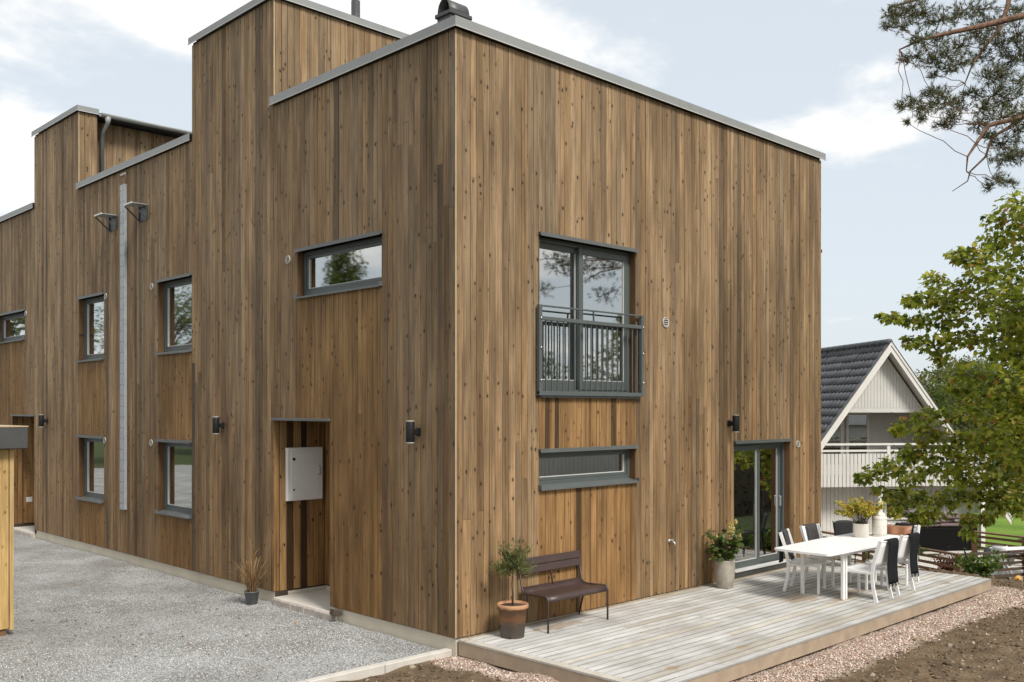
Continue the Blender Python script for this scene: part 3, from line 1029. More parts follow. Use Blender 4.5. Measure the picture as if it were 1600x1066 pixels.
# --- gable side (plane y=0), u = x
OR = (0, 0)
op_r = [(1.42, 3.44, 3.085, 5.22), (1.44, 3.44, 1.875, 2.40), (5.98, 7.76, 0.10, 2.40)]
op_r = [(1.43, 3.44, 3.085, 5.22), (1.43, 3.44, 1.875, 2.40), (5.98, 7.76, 0.165, 2.40)]
clad(near, OR, 0, 0.012, 8.87, ZB, ZT, op_r, tint=BEIGE, seed=3, dark=[(3.5, 3.75, 0, 3.3, .76), (4.7, 5.2, 0, 3.0, .86), (1.0, 1.2, 0, 2.2, .82)])
core(near, OR, 0, 0.24, 8.85, 0.172, ZT + .05, op_r)
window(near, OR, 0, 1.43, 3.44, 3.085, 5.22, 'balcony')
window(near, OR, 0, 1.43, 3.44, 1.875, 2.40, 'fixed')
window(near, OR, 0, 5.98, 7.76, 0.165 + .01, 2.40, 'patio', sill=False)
ts = MB().box(5.99, 7.75, -.03, .10, .255, .285, .004).box(5.985, 7.755, .0, .10, .17, .255, mi=1)
ts.build('threshold', [M['alu'], M['flashdark']], near)

# --- long side (plane x=0); u runs along -Y so u = Y0 - y
def left_ops(lst, Y0):
    return [(Y0 - b, Y0 - a, c, d) for (a, b, c, d) in lst]


near_left = [(1.462, 3.52, 4.53, 5.24), (6.833, 8.16, 3.90, 5.23), (6.833, 8.16, 1.06, 2.38), (2.665, 4.16, 0.10, 2.775)]
OL = (0, AX)
opn = left_ops(near_left, AX)
# low part and tower share the plane; the tower's strip rises higher
d_near = [(AX - .32, AX - .11, 0, 5.7, .60), (AX - 1.46, AX - .8, 0, 6.3, .80), (AX - 4.16, AX - 3.9, 0, 4.6, .72), (AX - .8, AX - .34, 0, 5.2, .82), (AX - 1.05, AX - .9, 0, 1.6, .6), (AX - 2.0, AX - 1.85, 0, 3, .7)]
clad(near, OL, -math.pi / 2, 0, AX - 6.833, ZB, ZT, opn, tint=LEFTB * 1.0, seed=21, dark=[(.3, .5, 0, 3.2, .68), (.9, 1.1, 0, 6.2, .8)])
clad(near, OL, -math.pi / 2, AX - 6.833, AX - 4.16, ZB, ZTOW, opn, tint=LEFTB * 1.06, seed=22, dark=[(2.6, 2.9, 0, 3.6, .74), (3.6, 3.8, 0, 5.4, .78), (4.3, 4.5, 0, 1.8, .72)])
clad(near, OL, -math.pi / 2, AX - 4.16, AX - .012, ZB, ZT, opn, tint=LEFTB * .96, seed=23, dark=d_near)
core(near, OL, -math.pi / 2, 0, AX - .0205, 0.172, ZT + .05, opn)
core(near, OL, -math.pi / 2, AX - 6.833, AX - 4.16, ZT + .05, ZTOW + .05, [])
for (a, b, c, d) in opn[:3]:
    window(near, OL, -math.pi / 2, a, b, c, d)
hfl = MB().box(-.045, .0, 2.65, 4.18, 2.752, 2.79, .003)
hfl.build('door_head_flashing', M['sill'], near)
MB().box(-.006, .012, -.006, .012, ZB, ZT, .003).build('corner_highlight', M['corner'], near)  # pale strip paints light caught on the bevel; only boards meet here

# --- entrance recess
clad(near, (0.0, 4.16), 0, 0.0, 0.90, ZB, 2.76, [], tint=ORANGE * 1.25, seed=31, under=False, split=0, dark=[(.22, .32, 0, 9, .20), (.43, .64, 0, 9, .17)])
MB().box(0.03, 0.93, 4.1815, 4.25, .165, 2.76).build('wall', M['core'], near)
clad(near, (0.90, 4.16), -math.pi / 2, 0.0, 1.50, ZB, 2.76, [], tint=ORANGE * 1.5, seed=32, under=False, split=0)
MB().box(0.9205, 1.0, 2.5, 4.25, .10, 2.80).box(0.03, .93, 2.56, 2.64, .165, 2.77).box(.03, .95, 2.5, 4.18, 2.78, 2.86).build('recess_wall', M['core'], near)
rc = MB().box(0.022, .915, 2.668, 4.155, 2.745, 2.762)
rc.build('recess_ceiling', M['clad'], near, color=(.2, .12, .06))

# --- stair tower, side facing the viewer (plane y=4.16) above the low roof
clad(near, (0, 4.16), 0, 0.012, 4.2, ZT - .25, ZTOW, [], tint=BEIGE * 1.0, seed=41, split=0)
MB().box(.24, 4.3, 4.1805, 4.4, ZT - .2, ZTOW + .05).box(4.2, 4.35, 4.4, 6.83, ZT - .2, ZTOW + .05).box(.24, 4.2, 6.65, 6.81, ZT - .2, ZTOW + .05).build('tower_wall', M['core'], near)
MB().box(-.006, .012, 4.154, 4.17, ZT + .1, ZTOW, .003).build('corner_highlight', M['corner'], near)

# --- roof, plinth, flashings
MB().box(.1, 8.8, .1, AX, ZT - .12, ZT + .02).box(.1, 4.25, 4.3, 6.7, ZTOW - .1, ZTOW + .03).build('roof', M['flashdark'], near)
MB().box(.02, 8.80, .02, .24, -.3, .168).box(.02, .24, .24, 2.66, -.3, .168).box(.02, .24, 4.165, AX, -.3, .168).box(.24, .95, 4.165, 4.25, -.3, .155).box(.92, 1.0, 2.4, 4.165, -.3, .155).build('plinth', M['concrete'], near)
MB().box(8.65, 8.865, .24, AX, .1, ZT + .05).build('wall', M['core'], near)
flashing(near, -.05, 8.94, ZT + .012, ZT + .135, -.05, 'x', (4.43, 6.66, 7.66))
flashing(near, -.0455, 4.215, ZT + .012, ZT + .135, -.05, 'y', (2.1,))
flashing(near, 4.115, 6.875, ZTOW + .012, ZTOW + .125, -.05, 'y')
flashing(near, -.0455, 4.3, ZTOW + .012, ZTOW + .125, 4.115, 'x', (2.0,))
flashing(near, 6.83, AX - .001, ZT + .012, ZT + .135, -.05, 'y')
MB().box(8.872, 8.95, .02, .5, 5.80, 5.86, .01).build('gutter_end', M['flashdark'], near)

# --- chimney with barrel hood, stove pipe
ch = MB().box(1.57, 1.94, 1.92, 2.22, ZT, 8.69).build('chimney', M['flashdark'], near)
MB().box(1.54, 1.97, 1.89, 2.25, 8.665, 8.725, .008).build('chimney_cap', M['flashdark'], ch)
hd = MB()
gr = []
for i in range(13):
    a = math.pi * i / 12
    gr.append([(1.56, 2.07 - .135 * math.cos(a), 8.725 + .20 * math.sin(a)), (1.95, 2.07 - .135 * math.cos(a), 8.725 + .20 * math.sin(a))])
hd.sheet(gr, .006)
hd.build('chimney_hood', M['flashdark'], ch)
sp = MB().tube([(2.88, 6.15, 9.0), (2.88, 6.15, 10.5)], .083, 14)
sp.build('stove_pipe', M['flashdark'], near)

# --- interiors (seen dimly through the glass)
it = MB().box(1.0, 8.65, .24, AX, .10, .16).box(.24, 1.0, .24, 2.5, .10, .16).box(.24, 1.0, 4.3, AX, .10, .16).box(.95, 8.65, .24, AX, 2.78, 2.98).box(.24, .95, .24, 2.5, 2.90, 2.98).box(.24, .95, 4.3, AX, 2.78, 2.98)
it.build('interior_floor', M['intfloor'], near)
iw = MB().box(1.0, 8.65, 4.32, 4.42, .16, 7.3).box(4.6, 4.7, .24, 4.32, .16, 7.3).box(3.2, 3.3, 4.42, AX, .16, 7.3).box(.25, 4.6, 3.0, 3.05, 2.98, 7.3)
iw.build('interior_wall', M['plaster'], near)

# --- far half (mirrored about the party line)
mir = lambda y: 2 * AX - y
far_left = [(mir(3.52), mir(1.462), 4.53, 5.24), (mir(8.16), mir(6.833), 3.90, 5.23), (mir(8.16), mir(6.833), 1.06, 2.38), (mir(4.16), mir(2.665), .10, 2.775)]
Y1 = 18.76
OF = (0, Y1)
opf = left_ops(far_left, Y1)
clad(farh, OF, -math.pi / 2, Y1 - mir(6.833), Y1 - AX, ZB, ZT, opf, tint=LEFTB * 1.0, seed=51)
clad(farh, OF, -math.pi / 2, Y1 - mir(4.16), Y1 - mir(6.833), ZB, ZTOW, opf, tint=LEFTB * 1.10, seed=52)
clad(farh, OF, -math.pi / 2, 0, Y1 - mir(4.16), ZB, ZT, opf, tint=LEFTB * .98, seed=53)
core(farh, OF, -math.pi / 2, 0, Y1 - AX, .172, ZT + .05, opf)
core(farh, OF, -math.pi / 2, Y1 - mir(4.16), Y1 - mir(6.833), ZT + .05, ZTOW + .05, [])
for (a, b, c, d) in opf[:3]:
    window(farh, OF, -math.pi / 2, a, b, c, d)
MB().box(-.045, 0, mir(4.18), mir(2.65), 2.752, 2.79, .003).build('door_head_flashing', M['sill'], farh, (0, -AX, 0))
clad(farh, (0.9, mir(2.665) + .05), -math.pi / 2, 0, 1.6, ZB, 2.76, [], tint=ORANGE * .7, seed=61, under=False, split=0)
MB().box(.9205, 1.0, mir(4.2), mir(2.5), .1, 2.8).box(0, .95, mir(2.64), mir(2.56), .1, 2.77).box(.03, .95, mir(4.18), mir(2.5), 2.78, 2.86).box(.0, .93, mir(4.25), mir(4.181), .1, 2.77).build('recess_wall', M['core'], farh, (0, -AX, 0))
clad(farh, (0, mir(2.665)), 0, .03, .89, ZB, 2.74, [], tint=ORANGE * 1.1, seed=62, under=False, split=0)
sw = MB().box(.30, .44, mir(2.665) - .016, mir(2.665) - .004, .68, .80, .005)
sw.build('socket', M['white'], farh, (0, -AX, 0))
# tower two: a short parapet return, then the wall set back under a gutter
ty = mir(6.833)
clad(farh, (0, ty), 0, .012, .38, ZT - .25, ZTOW, [], tint=BEIGE, seed=71, split=0)
clad(farh, (0, ty + .30), 0, .38, 4.0, ZT - .25, ZTOW - .05, [], tint=BEIGE * .95, seed=72, split=0)
MB().box(.24, .38, ty + .0205, ty + .5, ZT - .2, ZTOW + .05).box(.38, 4.2, ty + .3205, ty + .5, ZT - .2, ZTOW - .03).build('tower_wall', M['core'], farh, (0, -AX, 0))
flashing(farh, -.0455, .40, ZTOW + .012, ZTOW + .125, ty - .045, 'x')
flashing(farh, ty - .045, mir(4.16) + .045, ZTOW + .012, ZTOW + .125, -.05, 'y')
flashing(farh, AX + .001, ty + .02, ZT + .012, ZT + .135, -.05, 'y')
flashing(farh, mir(4.16) - .02, Y1 + .05, ZT + .012, ZT + .135, -.05, 'y')
MB().box(.40, 4.3, ty - .05, ty + .6, ZTOW + .0, ZTOW + .05).build('eave', M['flashdark'], farh, (0, -AX, 0))
gt = []
for i in range(9):
    a = math.pi * i / 8
    gt.append([(.40, ty - .11 - .06 * math.cos(a), ZTOW + .03 - .07 * math.sin(a)), (4.3, ty - .11 - .06 * math.cos(a), ZTOW + .03 - .07 * math.sin(a))])
MB().sheet(gt, .004).build('gutter', M['flash'], farh, (0, -AX, 0))
MB().tube([(.56, ty - .10, ZTOW - .02), (.56, ty - .10, ZTOW - .14), (.56, ty + .2, ZTOW - .3), (.56, ty + .2, ZT)], [.07, .045, .042, .042], 10).build('downpipe', M['flash'], farh, (0, -AX, 0))
MB().box(-.006, .012, ty - .006, ty + .01, ZT + .1, ZTOW, .003).build('corner_highlight', M['corner'], farh, (0, -AX, 0))
MB().box(.1, 8.8, AX, Y1, ZT - .12, ZT + .02).box(.4, 4.25, ty + .35, mir(4.3), ZTOW - .1, ZTOW + .03).build('roof', M['flashdark'], farh, (0, -AX, 0))
MB().box(.02, .24, AX, mir(4.165), -.3, .168).box(.02, .24, mir(2.66), Y1, -.3, .168).build('plinth', M['concrete'], farh, (0, -AX, 0))
MB().box(8.65, 8.865, AX, Y1, .1, ZT + .05).box(.24, 8.65, Y1 - .2, Y1, .1, ZT + .05).build('wall', M['core'], farh, (0, -AX, 0))
MB().box(.95, 8.65, AX, Y1, .10, .16).box(.95, 8.65, AX, Y1, 2.78, 2.98).box(.24, .95, AX, mir(4.3), .10, .16).box(.24, .95, AX, mir(4.3), 2.78, 2.98).build('interior_floor', M['intfloor'], farh, (0, -AX, 0))
MB().box(3.2, 3.3, AX, Y1 - .2, .16, 7.3).box(.25, 3.2, AX + .001, AX + .1, .16, 7.3).build('interior_wall', M['plaster'], farh, (0, -AX, 0))

# --- balcony railing
br = MB()
YR = -.075
for xx_ in (1.385, 3.50):
    br.box(xx_ - .028, xx_ + .028, YR - .006, YR + .045, 3.12, 4.275, .003)
br.box(1.357, 3.528, YR - .008, YR + .052, 3.10, 3.155, .003)
rl = br.build('balcony_railing', M['rail'], near)
MB().box(1.413, 3.472, YR + .005, YR + .04, 4.255, 4.275, .003).build('top_rail', M['rail'], rl)
MB().box(1.413, 3.472, YR - .010, YR + .045, 4.075, 4.125, .003).build('hand_rail', M['rail'], rl)
MB().box(2.44, 2.456, YR + .01, YR + .03, 4.125, 4.255).build('rail_stub', M['rail'], rl)
bar_me = MB().box(-.007, .007, -.007, .007, 0, .922).mesh('bar', M['rail'])
for i in range(18):
    put(bar_me, 'bar', rl, (1.50 + i * (1.90 / 17), YR + .02, 3.154))
bo = MB().lathe([(.014, 0), (.014, .012), (.008, .018)], 8).mesh('bolt', M['bolt'])
for xx_ in (1.385, 3.50):
    for zz_ in (3.30, 3.72, 4.10):
        put(bo, 'bolt', rl, (xx_, YR - .006, zz_), (R(90), 0, 0))
for xx_ in (1.385, 3.50):
    for zz_ in (3.30, 3.72):
        MB().box(xx_ - .02, xx_ + .02, YR + .045, .0, zz_ - .02, zz_ + .02).build('wall_fixing', M['rail'], rl)

# ------------------------------------------------------------------ things fixed to the walls
def sconce(loc, rz, label):
    """rz turns local -y to face away from the wall"""
    t_ = thing('wall_lamp', loc, label, 'lamp', 'black up-and-down wall lamps', rz)
    b = MB().lathe([(.052, -.125), (.055, -.12), (.055, .12), (.052, .125)], 20, mat=Matrix.Translation((0, -.135, 0)))
    b.build('lamp_body', M['black'], t_)
    MB().box(-.03, .03, -.09, -.012, -.035, .035, .006).build('arm', M['black'], t_)
    MB().box(-.045, .045, -.016, -.004, -.05, .05, .004).build('wall_plate', M['black'], t_)
    for s in (-1, 1):
        MB().lathe([(.050, 0), (.053, .004), (.053, .016), (.046, .018)], 20, mat=Matrix.Translation((0, -.135, s * .134 - .009))).build('lens_ring', M['lens'], t_)
    return t_


sconce((0, .70, 2.64), -math.pi / 2, 'black cylinder wall lamp right of the entrance recess, nearest the house corner')
sconce((0, 5.72, 2.66), -math.pi / 2, 'black cylinder wall lamp left of the entrance recess with the white cabinet')
sconce((0, 13.75, 2.66), -math.pi / 2, 'black cylinder wall lamp farthest left, beside the far entrance')
sconce((5.83, 0, 2.69), 0, 'black cylinder wall lamp above the patio door')


def vent(loc, rz, rad, label):
    t_ = thing('wall_vent', loc, label, 'vent', 'round pale wall vents', rz)
    rot = Matrix.Rotation(R(90), 4, 'X')
    MB().lathe([(rad * .80, .003), (rad * .82, .016), (rad * .95, .018), (rad, .012), (rad, .003)], 24, mat=rot).build('vent_ring', M['ventwhite'], t_)
    MB().lathe([(rad * .8, .005), (rad * .8, .008)], 20, mat=rot).build('vent_backing', M['black'], t_)
    for k in range(4):
        z = (-.55 + k * .37) * rad
        hw = math.sqrt(max(.05, .66 - (z / rad) ** 2)) * rad
        MB().box(-hw, hw, -.016, -.009, z - rad * .07, z + rad * .07).build('louvre', M['ventwhite'], t_)
    return t_


vent((4.14, 0, 4.217), 0, .078, 'round louvred vent right of the balcony railing')
vent((8.01, 0, 2.302), 0, .062, 'round vent just right of the patio door')
vent((0, 3.75, 5.123), -math.pi / 2, .062, 'round vent left of the wide upper window')
vent((0, 8.40, 5.145), -math.pi / 2, .06, 'round vent beside the upper window right of the metal channel')
vent((0, 8.42, 2.309), -math.pi / 2, .06, 'round vent beside the lower window right of the metal channel')
vent((0, 10.50, 5.145), -math.pi / 2, .06, 'round vent beside the upper window left of the metal channel')
vent((0, 10.55, 2.306), -math.pi / 2, .06, 'round vent beside the lower window left of the metal channel')
vent((0, 15.15, 5.133), -math.pi / 2, .06, 'round vent by the farthest upper window at the left edge')

# meter cabinet in the recess
mc = thing('meter_cabinet', (.505, 4.155, 1.93), 'off-white metal cabinet hung in the entrance recess', 'cabinet')
MB().box(-.318, .318, -.046, -.004, -.405, .405, .006).build('cabinet_box', M['offwhite'], mc)
dr = MB().box(-.312, .312, -.060, -.048, -.399, .399, .005).box(-.25, .25, -.064, -.058, -.345, .345, .003)
dr = dr.build('cabinet_door', M['offwhite'], mc)
MB().tube([(.24, -.062, -.02), (.24, -.095, -.01), (.24, -.095, .10), (.24, -.062, .11)], .011, 8).build('handle', M['galv'], dr)
for z, rr in ((.23, .022), (-.235, .014)):
    MB().lathe([(rr, 0), (rr, .012)], 12, mat=Matrix.Translation((-.205, -.060, z)) @ Matrix.Rotation(R(90), 4, 'X')).build('lock', M['black'], dr)

# perforated channel and wires at the party line
cl_ = thing('cable_channel', (0, 9.60, 1.01), 'tall perforated grey metal channel running up the long wall', 'channel')
cm = MB().box(-.055, -.003, -.11, .11, 0, 6.18, .004)
cm.build('channel', M['galv'], cl_)
hm = MB()
for i in range(30):
    for s in (-.065, .065):
        hm.lathe([(.013, 0), (.013, .002)], 6, mat=Matrix.Translation((-.0555, s, .12 + i * .205)) @ Matrix.Rotation(R(-90), 4, 'Y'))
tag(hm.build('perforation', M['dot'], cl_), kind='stuff')
wi = thing('wire_outlet', (0, 9.52, 7.3), 'small white junction with loose copper wire under the flashing above the channel', 'wire')
MB().box(-.03, -.003, -.02, .24, .08, .12, .004).build('junction', M['ventwhite'], wi)
MB().tube([(-.02, -.04, .10), (-.05, -.08, .06), (-.04, -.02, -.02), (-.03, .04, -.10), (-.035, .06, -.16)], .006, 6).build('wire', M['copper'], wi)


def bracket(y, z, label):
    t_ = thing('wall_bracket', (0, y, z), label, 'bracket', 'grey triangular wall brackets')
    w2 = .18
    MB().box(-.30, -.004, -w2, w2, -.006, .008, .002).build('top_plate', M['galv'], t_)
    MB().box(-.004 - .008, -.003, -w2, w2, -.27, -.006).build('back_plate', M['flashdark'], t_)
    for s in (-1, 1):
        mb = MB().bar((-.285, s * (w2 - .015), -.02), (-.02, s * (w2 - .015), -.255), .022, .022).bar((-.024, s * (w2 - .015), -.27), (-.024, s * (w2 - .015), -.008), .02, .02)
        mb.build('strut', M['flashdark'], t_)
    MB().box(-.31, -.298, -w2, w2, -.014, .016).build('plate_lip', M['alu'], t_)


bracket(8.75, 6.66, 'grey triangular wall bracket right of the metal channel')
bracket(10.13, 6.66, 'grey triangular wall bracket left of the metal channel')

# outdoor tap
tp = thing('garden_tap', (4.235, 0, .945), 'small chrome tap on the timber wall between bench and patio door', 'tap')
MB().lathe([(.028, .004), (.028, .014)], 12, mat=Matrix.Rotation(R(90), 4, 'X')).build('tap_plate', M['bolt'], tp)
MB().tube([(0, -.01, 0), (0, -.07, 0), (0, -.10, -.02), (0, -.105, -.06)], .013, 8).build('spout', M['bolt'], tp)
MB().box(-.035, .035, -.062, -.045, .012, .03, .004).build('tap_handle', M['bolt'], tp)

# doorsteps
ds = thing('doorstep', (0, 3.35, 0), 'pale concrete step with a paver edge below the cabinet recess', 'step')
MB().box(-.02, .915, -.83, .80, -.2, .100, .006).build('slab', M['slab'], ds)
y = -.845
while y < .66:
    wd = random.uniform(.10, .15)
    me = MB().box(-.085, -.022, 0, wd - .006, -.15, .096 + random.uniform(-.006, .006), .008).build('paver', M['paver'], ds, (random.uniform(-.004, .004), y, 0))
    y += wd
d2 = thing('doorstep', (0, 15.4, 0), 'pale step at the far entrance beside the shed', 'step')
MB().box(-.02, .915, -.80, .80, -.2, .10, .006).build('slab', M['slab'], d2)
for k in range(12):
    MB().box(-.085, -.022, 0, .124, -.15, .096, .008).build('paver', M['paver'], d2, (0, -.80 + k * .132, 0))
wb = MB().box(-.10, .10, -.05, .05, -.04, .04, .004).build('timber_offcut', M['fenced'], None, (-.05, 2.47, .125))
wb.rotation_euler = (R(18), R(8), R(70))
tag(wb, 'short dark timber offcut wedged under the cladding beside the step', 'offcut')

# ------------------------------------------------------------------ deck
DZ = 0.165
dk = thing('wooden_deck', (0, 0, 0), 'silvery weathered timber deck below the gable wall', 'deck')
DW0, DW1, DY = 0.03, 8.97, -3.0


def deck_col(r=random):
    c = np.array((0.535, 0.533, 0.52)) * (1 + r.gauss(0, .085))
    if r.random() < .12:
        c = c * np.array((.93, .88, .80))
    return tuple(np.clip(c, .1, .8))


MB().box(0, .118, DY, -.012, -.028, 0, .003).build('deck_board', M['deck'], dk, (DW0, 0, DZ), color=deck_col())
MB().box(0, DW1 - DW0 - .125, -.055, 0, -.028, .0, .003).build('wall_batten', M['deck'], dk, (DW0 + .125, -.006, DZ - .002), color=(.43, .35, .24))
row = 0
y = -.068
pitch = .1250
while y - .115 > DY - .02:
    x0 = DW0 + .1235
    cuts = []
    if 8 <= row <= 11:
        cuts = [3.18, 3.97]
    else:
        k = random.choice([1, 1, 2])
        cand = [x0 + .6 * i for i in range(2, 13)]
        cuts = sorted(random.sample(cand, k))
    if row in (8, 9, 10, 11) and random.random() < .6:
        cuts.append(random.choice([5.8, 6.4, 7.0]))
    xs_ = [x0] + cuts + [DW1]
    for a, b in zip(xs_, xs_[1:]):
        MB().box(0, b - a - .005, -.1120, 0, -.028, 0, .004).build('deck_board', M['deck'], dk, (a, y, DZ + random.uniform(-.0015, .0015)), color=deck_col())
    y -= pitch
    row += 1
YEND = y + pitch - .1120
fz = DZ - .030
MB().box(DW0 + .004, DW1 - .004, YEND + .004, YEND + .034, fz - .150, fz, .003).build('front_fascia', M['fasciaw'], dk)
MB().box(DW0 + .004, DW0 + .034, YEND + .036, -.012, fz - .160, fz, .003).build('side_fascia', M['fasciaw'], dk)
MB().box(DW1 - .034, DW1 - .004, YEND + .036, -.012, fz - .15, fz, .003).build('side_fascia', M['fasciaw'], dk)
for x in np.arange(.6, 8.8, 1.2):
    MB().box(x, x + .045, YEND + .04, -.02, fz - .145, fz - .002).build('joist', M['fenced'], dk)
MB().box(8.35, 8.80, YEND + .05, YEND + .20, -.09, fz - .152, .004).build('support_block', M['fenced'], dk)

# ------------------------------------------------------------------ bench
bn = thing('bench', (1.03, -.50, DZ), 'dark brown metal garden bench against the timber wall', 'bench')
BW = 1.13
prof = [(-.045, .372), (-.040, .405), (-.020, .432), (.02, .442), (.10, .436), (.22, .425), (.33, .427), (.385, .445), (.425, .50)]
grid = [[(x_, y_, z_) for x_ in np.linspace(.012, BW - .012, 6)] for (y_, z_) in prof]
MB().sheet(grid, -.004).build('seat', M['benchm'], bn)
for x_ in (0, BW):
    MB().tube([(x_, -.045, 0), (x_, -.048, .38), (x_, -.035, .425), (x_, .0, .445), (x_, .10, .438), (x_, .30, .43), (x_, .37, .44), (x_, .41, .48), (x_, .475, .82)], .0125, 8).build('side_frame', M['benchm'], bn)
    MB().tube([(x_, .33, .43), (x_, .36, .33), (x_, .455, 0)], .0125, 8).build('leg', M['benchm'], bn)
MB().tube([(BW / 2, .41, .47), (BW / 2, .475, .82)], .010, 8).build('back_strut', M['benchm'], bn)
for z0_, z1_ in ((.665, .755), (.765, .855)):
    yy0 = .41 + (z0_ - .48) * .19
    yy1 = .41 + (z1_ - .48) * .19
    mb = MB()
    gg = [[(x_, yy0 - .016 + (yy1 - yy0) * f, z0_ + (z1_ - z0_) * f) for x_ in (-.02, BW + .02)] for f in (0, .5, 1)]
    mb.sheet(gg, .006, smooth=False)
    mb.build('back_slat', M['benchm'], bn)

# ------------------------------------------------------------------ potted plants


def pot_of(root, prof, mat, soil_z, soil_r, seg=28, name='pot'):
    o = MB().lathe(prof, seg).build(name, mat, root)
    MB().lathe([(soil_r, soil_z - .01), (soil_r, soil_z)], 20).build('soil', M['soil'], root)
    return o


ol = thing('potted_olive_tree', (.60, -.36, DZ), 'small standard olive tree in a stained terracotta pot by the bench', 'potted tree')
pot_of(ol, [(.135, 0), (.142, .005), (.172, .345), (.190, .350), (.197, .37), (.195, .395), (.182, .405), (.168, .395), (.162, .36)], M['terracotta'], .375, .165)
tr_pts = [(0, 0, .37), (.01, .005, .50), (-.006, .0, .64), (.004, -.004, .78), (.0, .0, .90)]
tk = MB().tube(tr_pts, [.014, .012, .011, .010, .006], 8)
rr = random.Random(4)
tips = []
for k in range(26):
    a = rr.uniform(0, 6.28); el = rr.uniform(-.25, 1.35)
    d = Vector((math.cos(a) * math.cos(el), math.sin(a) * math.cos(el), math.sin(el)))
    L = rr.uniform(.15, .235)
    base = Vector((0, 0, rr.uniform(.78, .92)))
    tip = base + d * L
    tk.tube([base, base + d * L * .55 + Vector((0, 0, .01)), tip], [.005, .003, .0015], 5)
    tips.append((base, d, L))
tk.build('trunk', M['bark'], ol)
cs, ds_ = [], []
for (b, d, L) in tips:
    for k in range(120):
        f = rr.uniform(.2, 1.2)
        cs.append(b + d * L * f + Vector((rr.gauss(0, .028), rr.gauss(0, .028), rr.gauss(0, .03))))
        ds_.append(d + Vector((rr.gauss(0, .5), rr.gauss(0, .5), rr.gauss(.2, .5))))
cs = np.array(cs); ds_ = np.array(ds_)
leaves('crown', M['leaf'], ol, cs, rng.uniform(.035, .065, len(cs)), NARROW, NARROW_F, tints(len(cs), [(.12, .145, .05), (.19, .21, .08), (.29, .30, .15), (.07, .09, .032)], [4, 4, 2, 2]), ds_, .0, .5)

hy = thing('potted_hydrangea', (5.20, -.34, DZ), 'hydrangea with a cream flower head in a tall stone pot by the patio door', 'potted plant')
pot_of(hy, [(.12, 0), (.128, .01), (.150, .18), (.158, .33), (.155, .41), (.160, .43), (.150, .435), (.142, .41)], M['stonepot'], .40, .146)
st = MB()
cs, ds_, sz = [], [], []
fl, fd = [], []
rr = random.Random(8)
for k in range(38):
    a = rr.uniform(0, 6.28); lean = rr.uniform(.05, .36)
    tip = Vector((math.cos(a) * lean, math.sin(a) * lean, rr.uniform(.66, 1.0) - lean * .45))
    b = Vector((math.cos(a) * .05, math.sin(a) * .05, .40))
    st.tube([b, b.lerp(tip, .5) + Vector((0, 0, .04)), tip], [.006, .005, .003], 5)
    for j in range(10):
        f = rr.uniform(.15, 1.05)
        q = b.lerp(tip, f)
        an = rr.uniform(0, 6.28)
        d = Vector((math.cos(an), math.sin(an), rr.uniform(-.4, .3)))
        cs.append(q + d * .045); ds_.append(d); sz.append(rr.uniform(.07, .125))
st.build('stem', M['bark'], hy)
leaves('foliage', M['leaf'], hy, np.array(cs), np.array(sz), LEAF * np.array([1.25, 1, 1]), LEAF_F, tints(len(cs), [(.065, .11, .024), (.10, .16, .036), (.16, .21, .05), (.045, .075, .018)], [4, 4, 2, 2]), np.array(ds_), .25, .35)
for (cx_, cy_, cz_, r_, h_, n_) in ((-.03, -.14, .84, .085, .19, 230), (.14, -.16, .78, .05, .10, 90), (.21, -.06, .96, .04, .08, 60), (-.25, -.02, .80, .02, .05, 24), (.06, -.2, .66, .03, .05, 34)):
    pc = []
    for k in range(n_):
        f = rr.random(); a = rr.uniform(0, 6.28); q = r_ * (1 - f * .75) * math.sqrt(rr.random())
        pc.append((cx_ + q * math.cos(a), cy_ + q * math.sin(a), cz_ + f * h_))
    pc = np.array(pc)
    leaves('flower_head', M['leaf'], hy, pc, rng.uniform(.018, .032, len(pc)), LEAF * np.array([1.8, 1, 1]), LEAF_F, tints(len(pc), [(.62, .54, .26), (.74, .68, .42), (.5, .42, .17)], [4, 4, 2], .08), None, -.2)

dg = thing('potted_dry_grass', (-.28, 4.32, 0), 'withered tan grass in a small grey pot beside the plinth', 'potted plant')
pot_of(dg, [(.075, 0), (.08, .004), (.108, .19), (.115, .192), (.115, .205), (.105, .207), (.10, .19)], M['greypot'], .185, .10)
pts_, tn = [], []
rr = random.Random(5)
for k in range(140):
    a = rr.uniform(0, 6.28); q = rr.uniform(0, .07)
    b = Vector((q * math.cos(a), q * math.sin(a), .18))
    H = rr.uniform(.22, .60); lean = rr.uniform(.03, .44)
    d = Vector((math.cos(a), math.sin(a), 0))
    s = Vector((-math.sin(a), math.cos(a), 0)) * rr.uniform(.0025, .0055)
    p0, p1, p2, p3 = b, b + d * lean * .25 + Vector((0, 0, H * .55)), b + d * lean * .65 + Vector((0, 0, H * .9)), b + d * lean * 1.15 + Vector((0, 0, H * rr.uniform(.72, 1.0)))
    pts_.append([p0 - s, p0 + s, p1 + s, p2 + s * .7, p3, p2 - s * .7, p1 - s])
for k in range(9):
    a = rr.uniform(0, 6.28)
    d = Vector((math.cos(a), math.sin(a), 0))
    H = rr.uniform(.6, .82); b = Vector((0, 0, .18)); s = Vector((-d.y, d.x, 0)) * .009
    p1, p2, p3 = b + d * .03 + Vector((0, 0, H * .75)), b + d * .08 + Vector((0, 0, H * .93)), b + d * .16 + Vector((0, 0, H))
    pts_.append([b - s * .2, b + s * .2, p1 + s * .4, p2 + s, p3, p2 - s, p1 - s * .4])
pa = np.array([[tuple(q) for q in r_] for r_ in pts_])
poly_cloud('grass_blades', M['dryleaf'], dg, pa, [(0, 1, 2, 6), (6, 2, 3, 5), (5, 3, 4)], tints(len(pa), [(.30, .19, .09), (.20, .115, .05), (.42, .31, .17)], [4, 4, 2]))

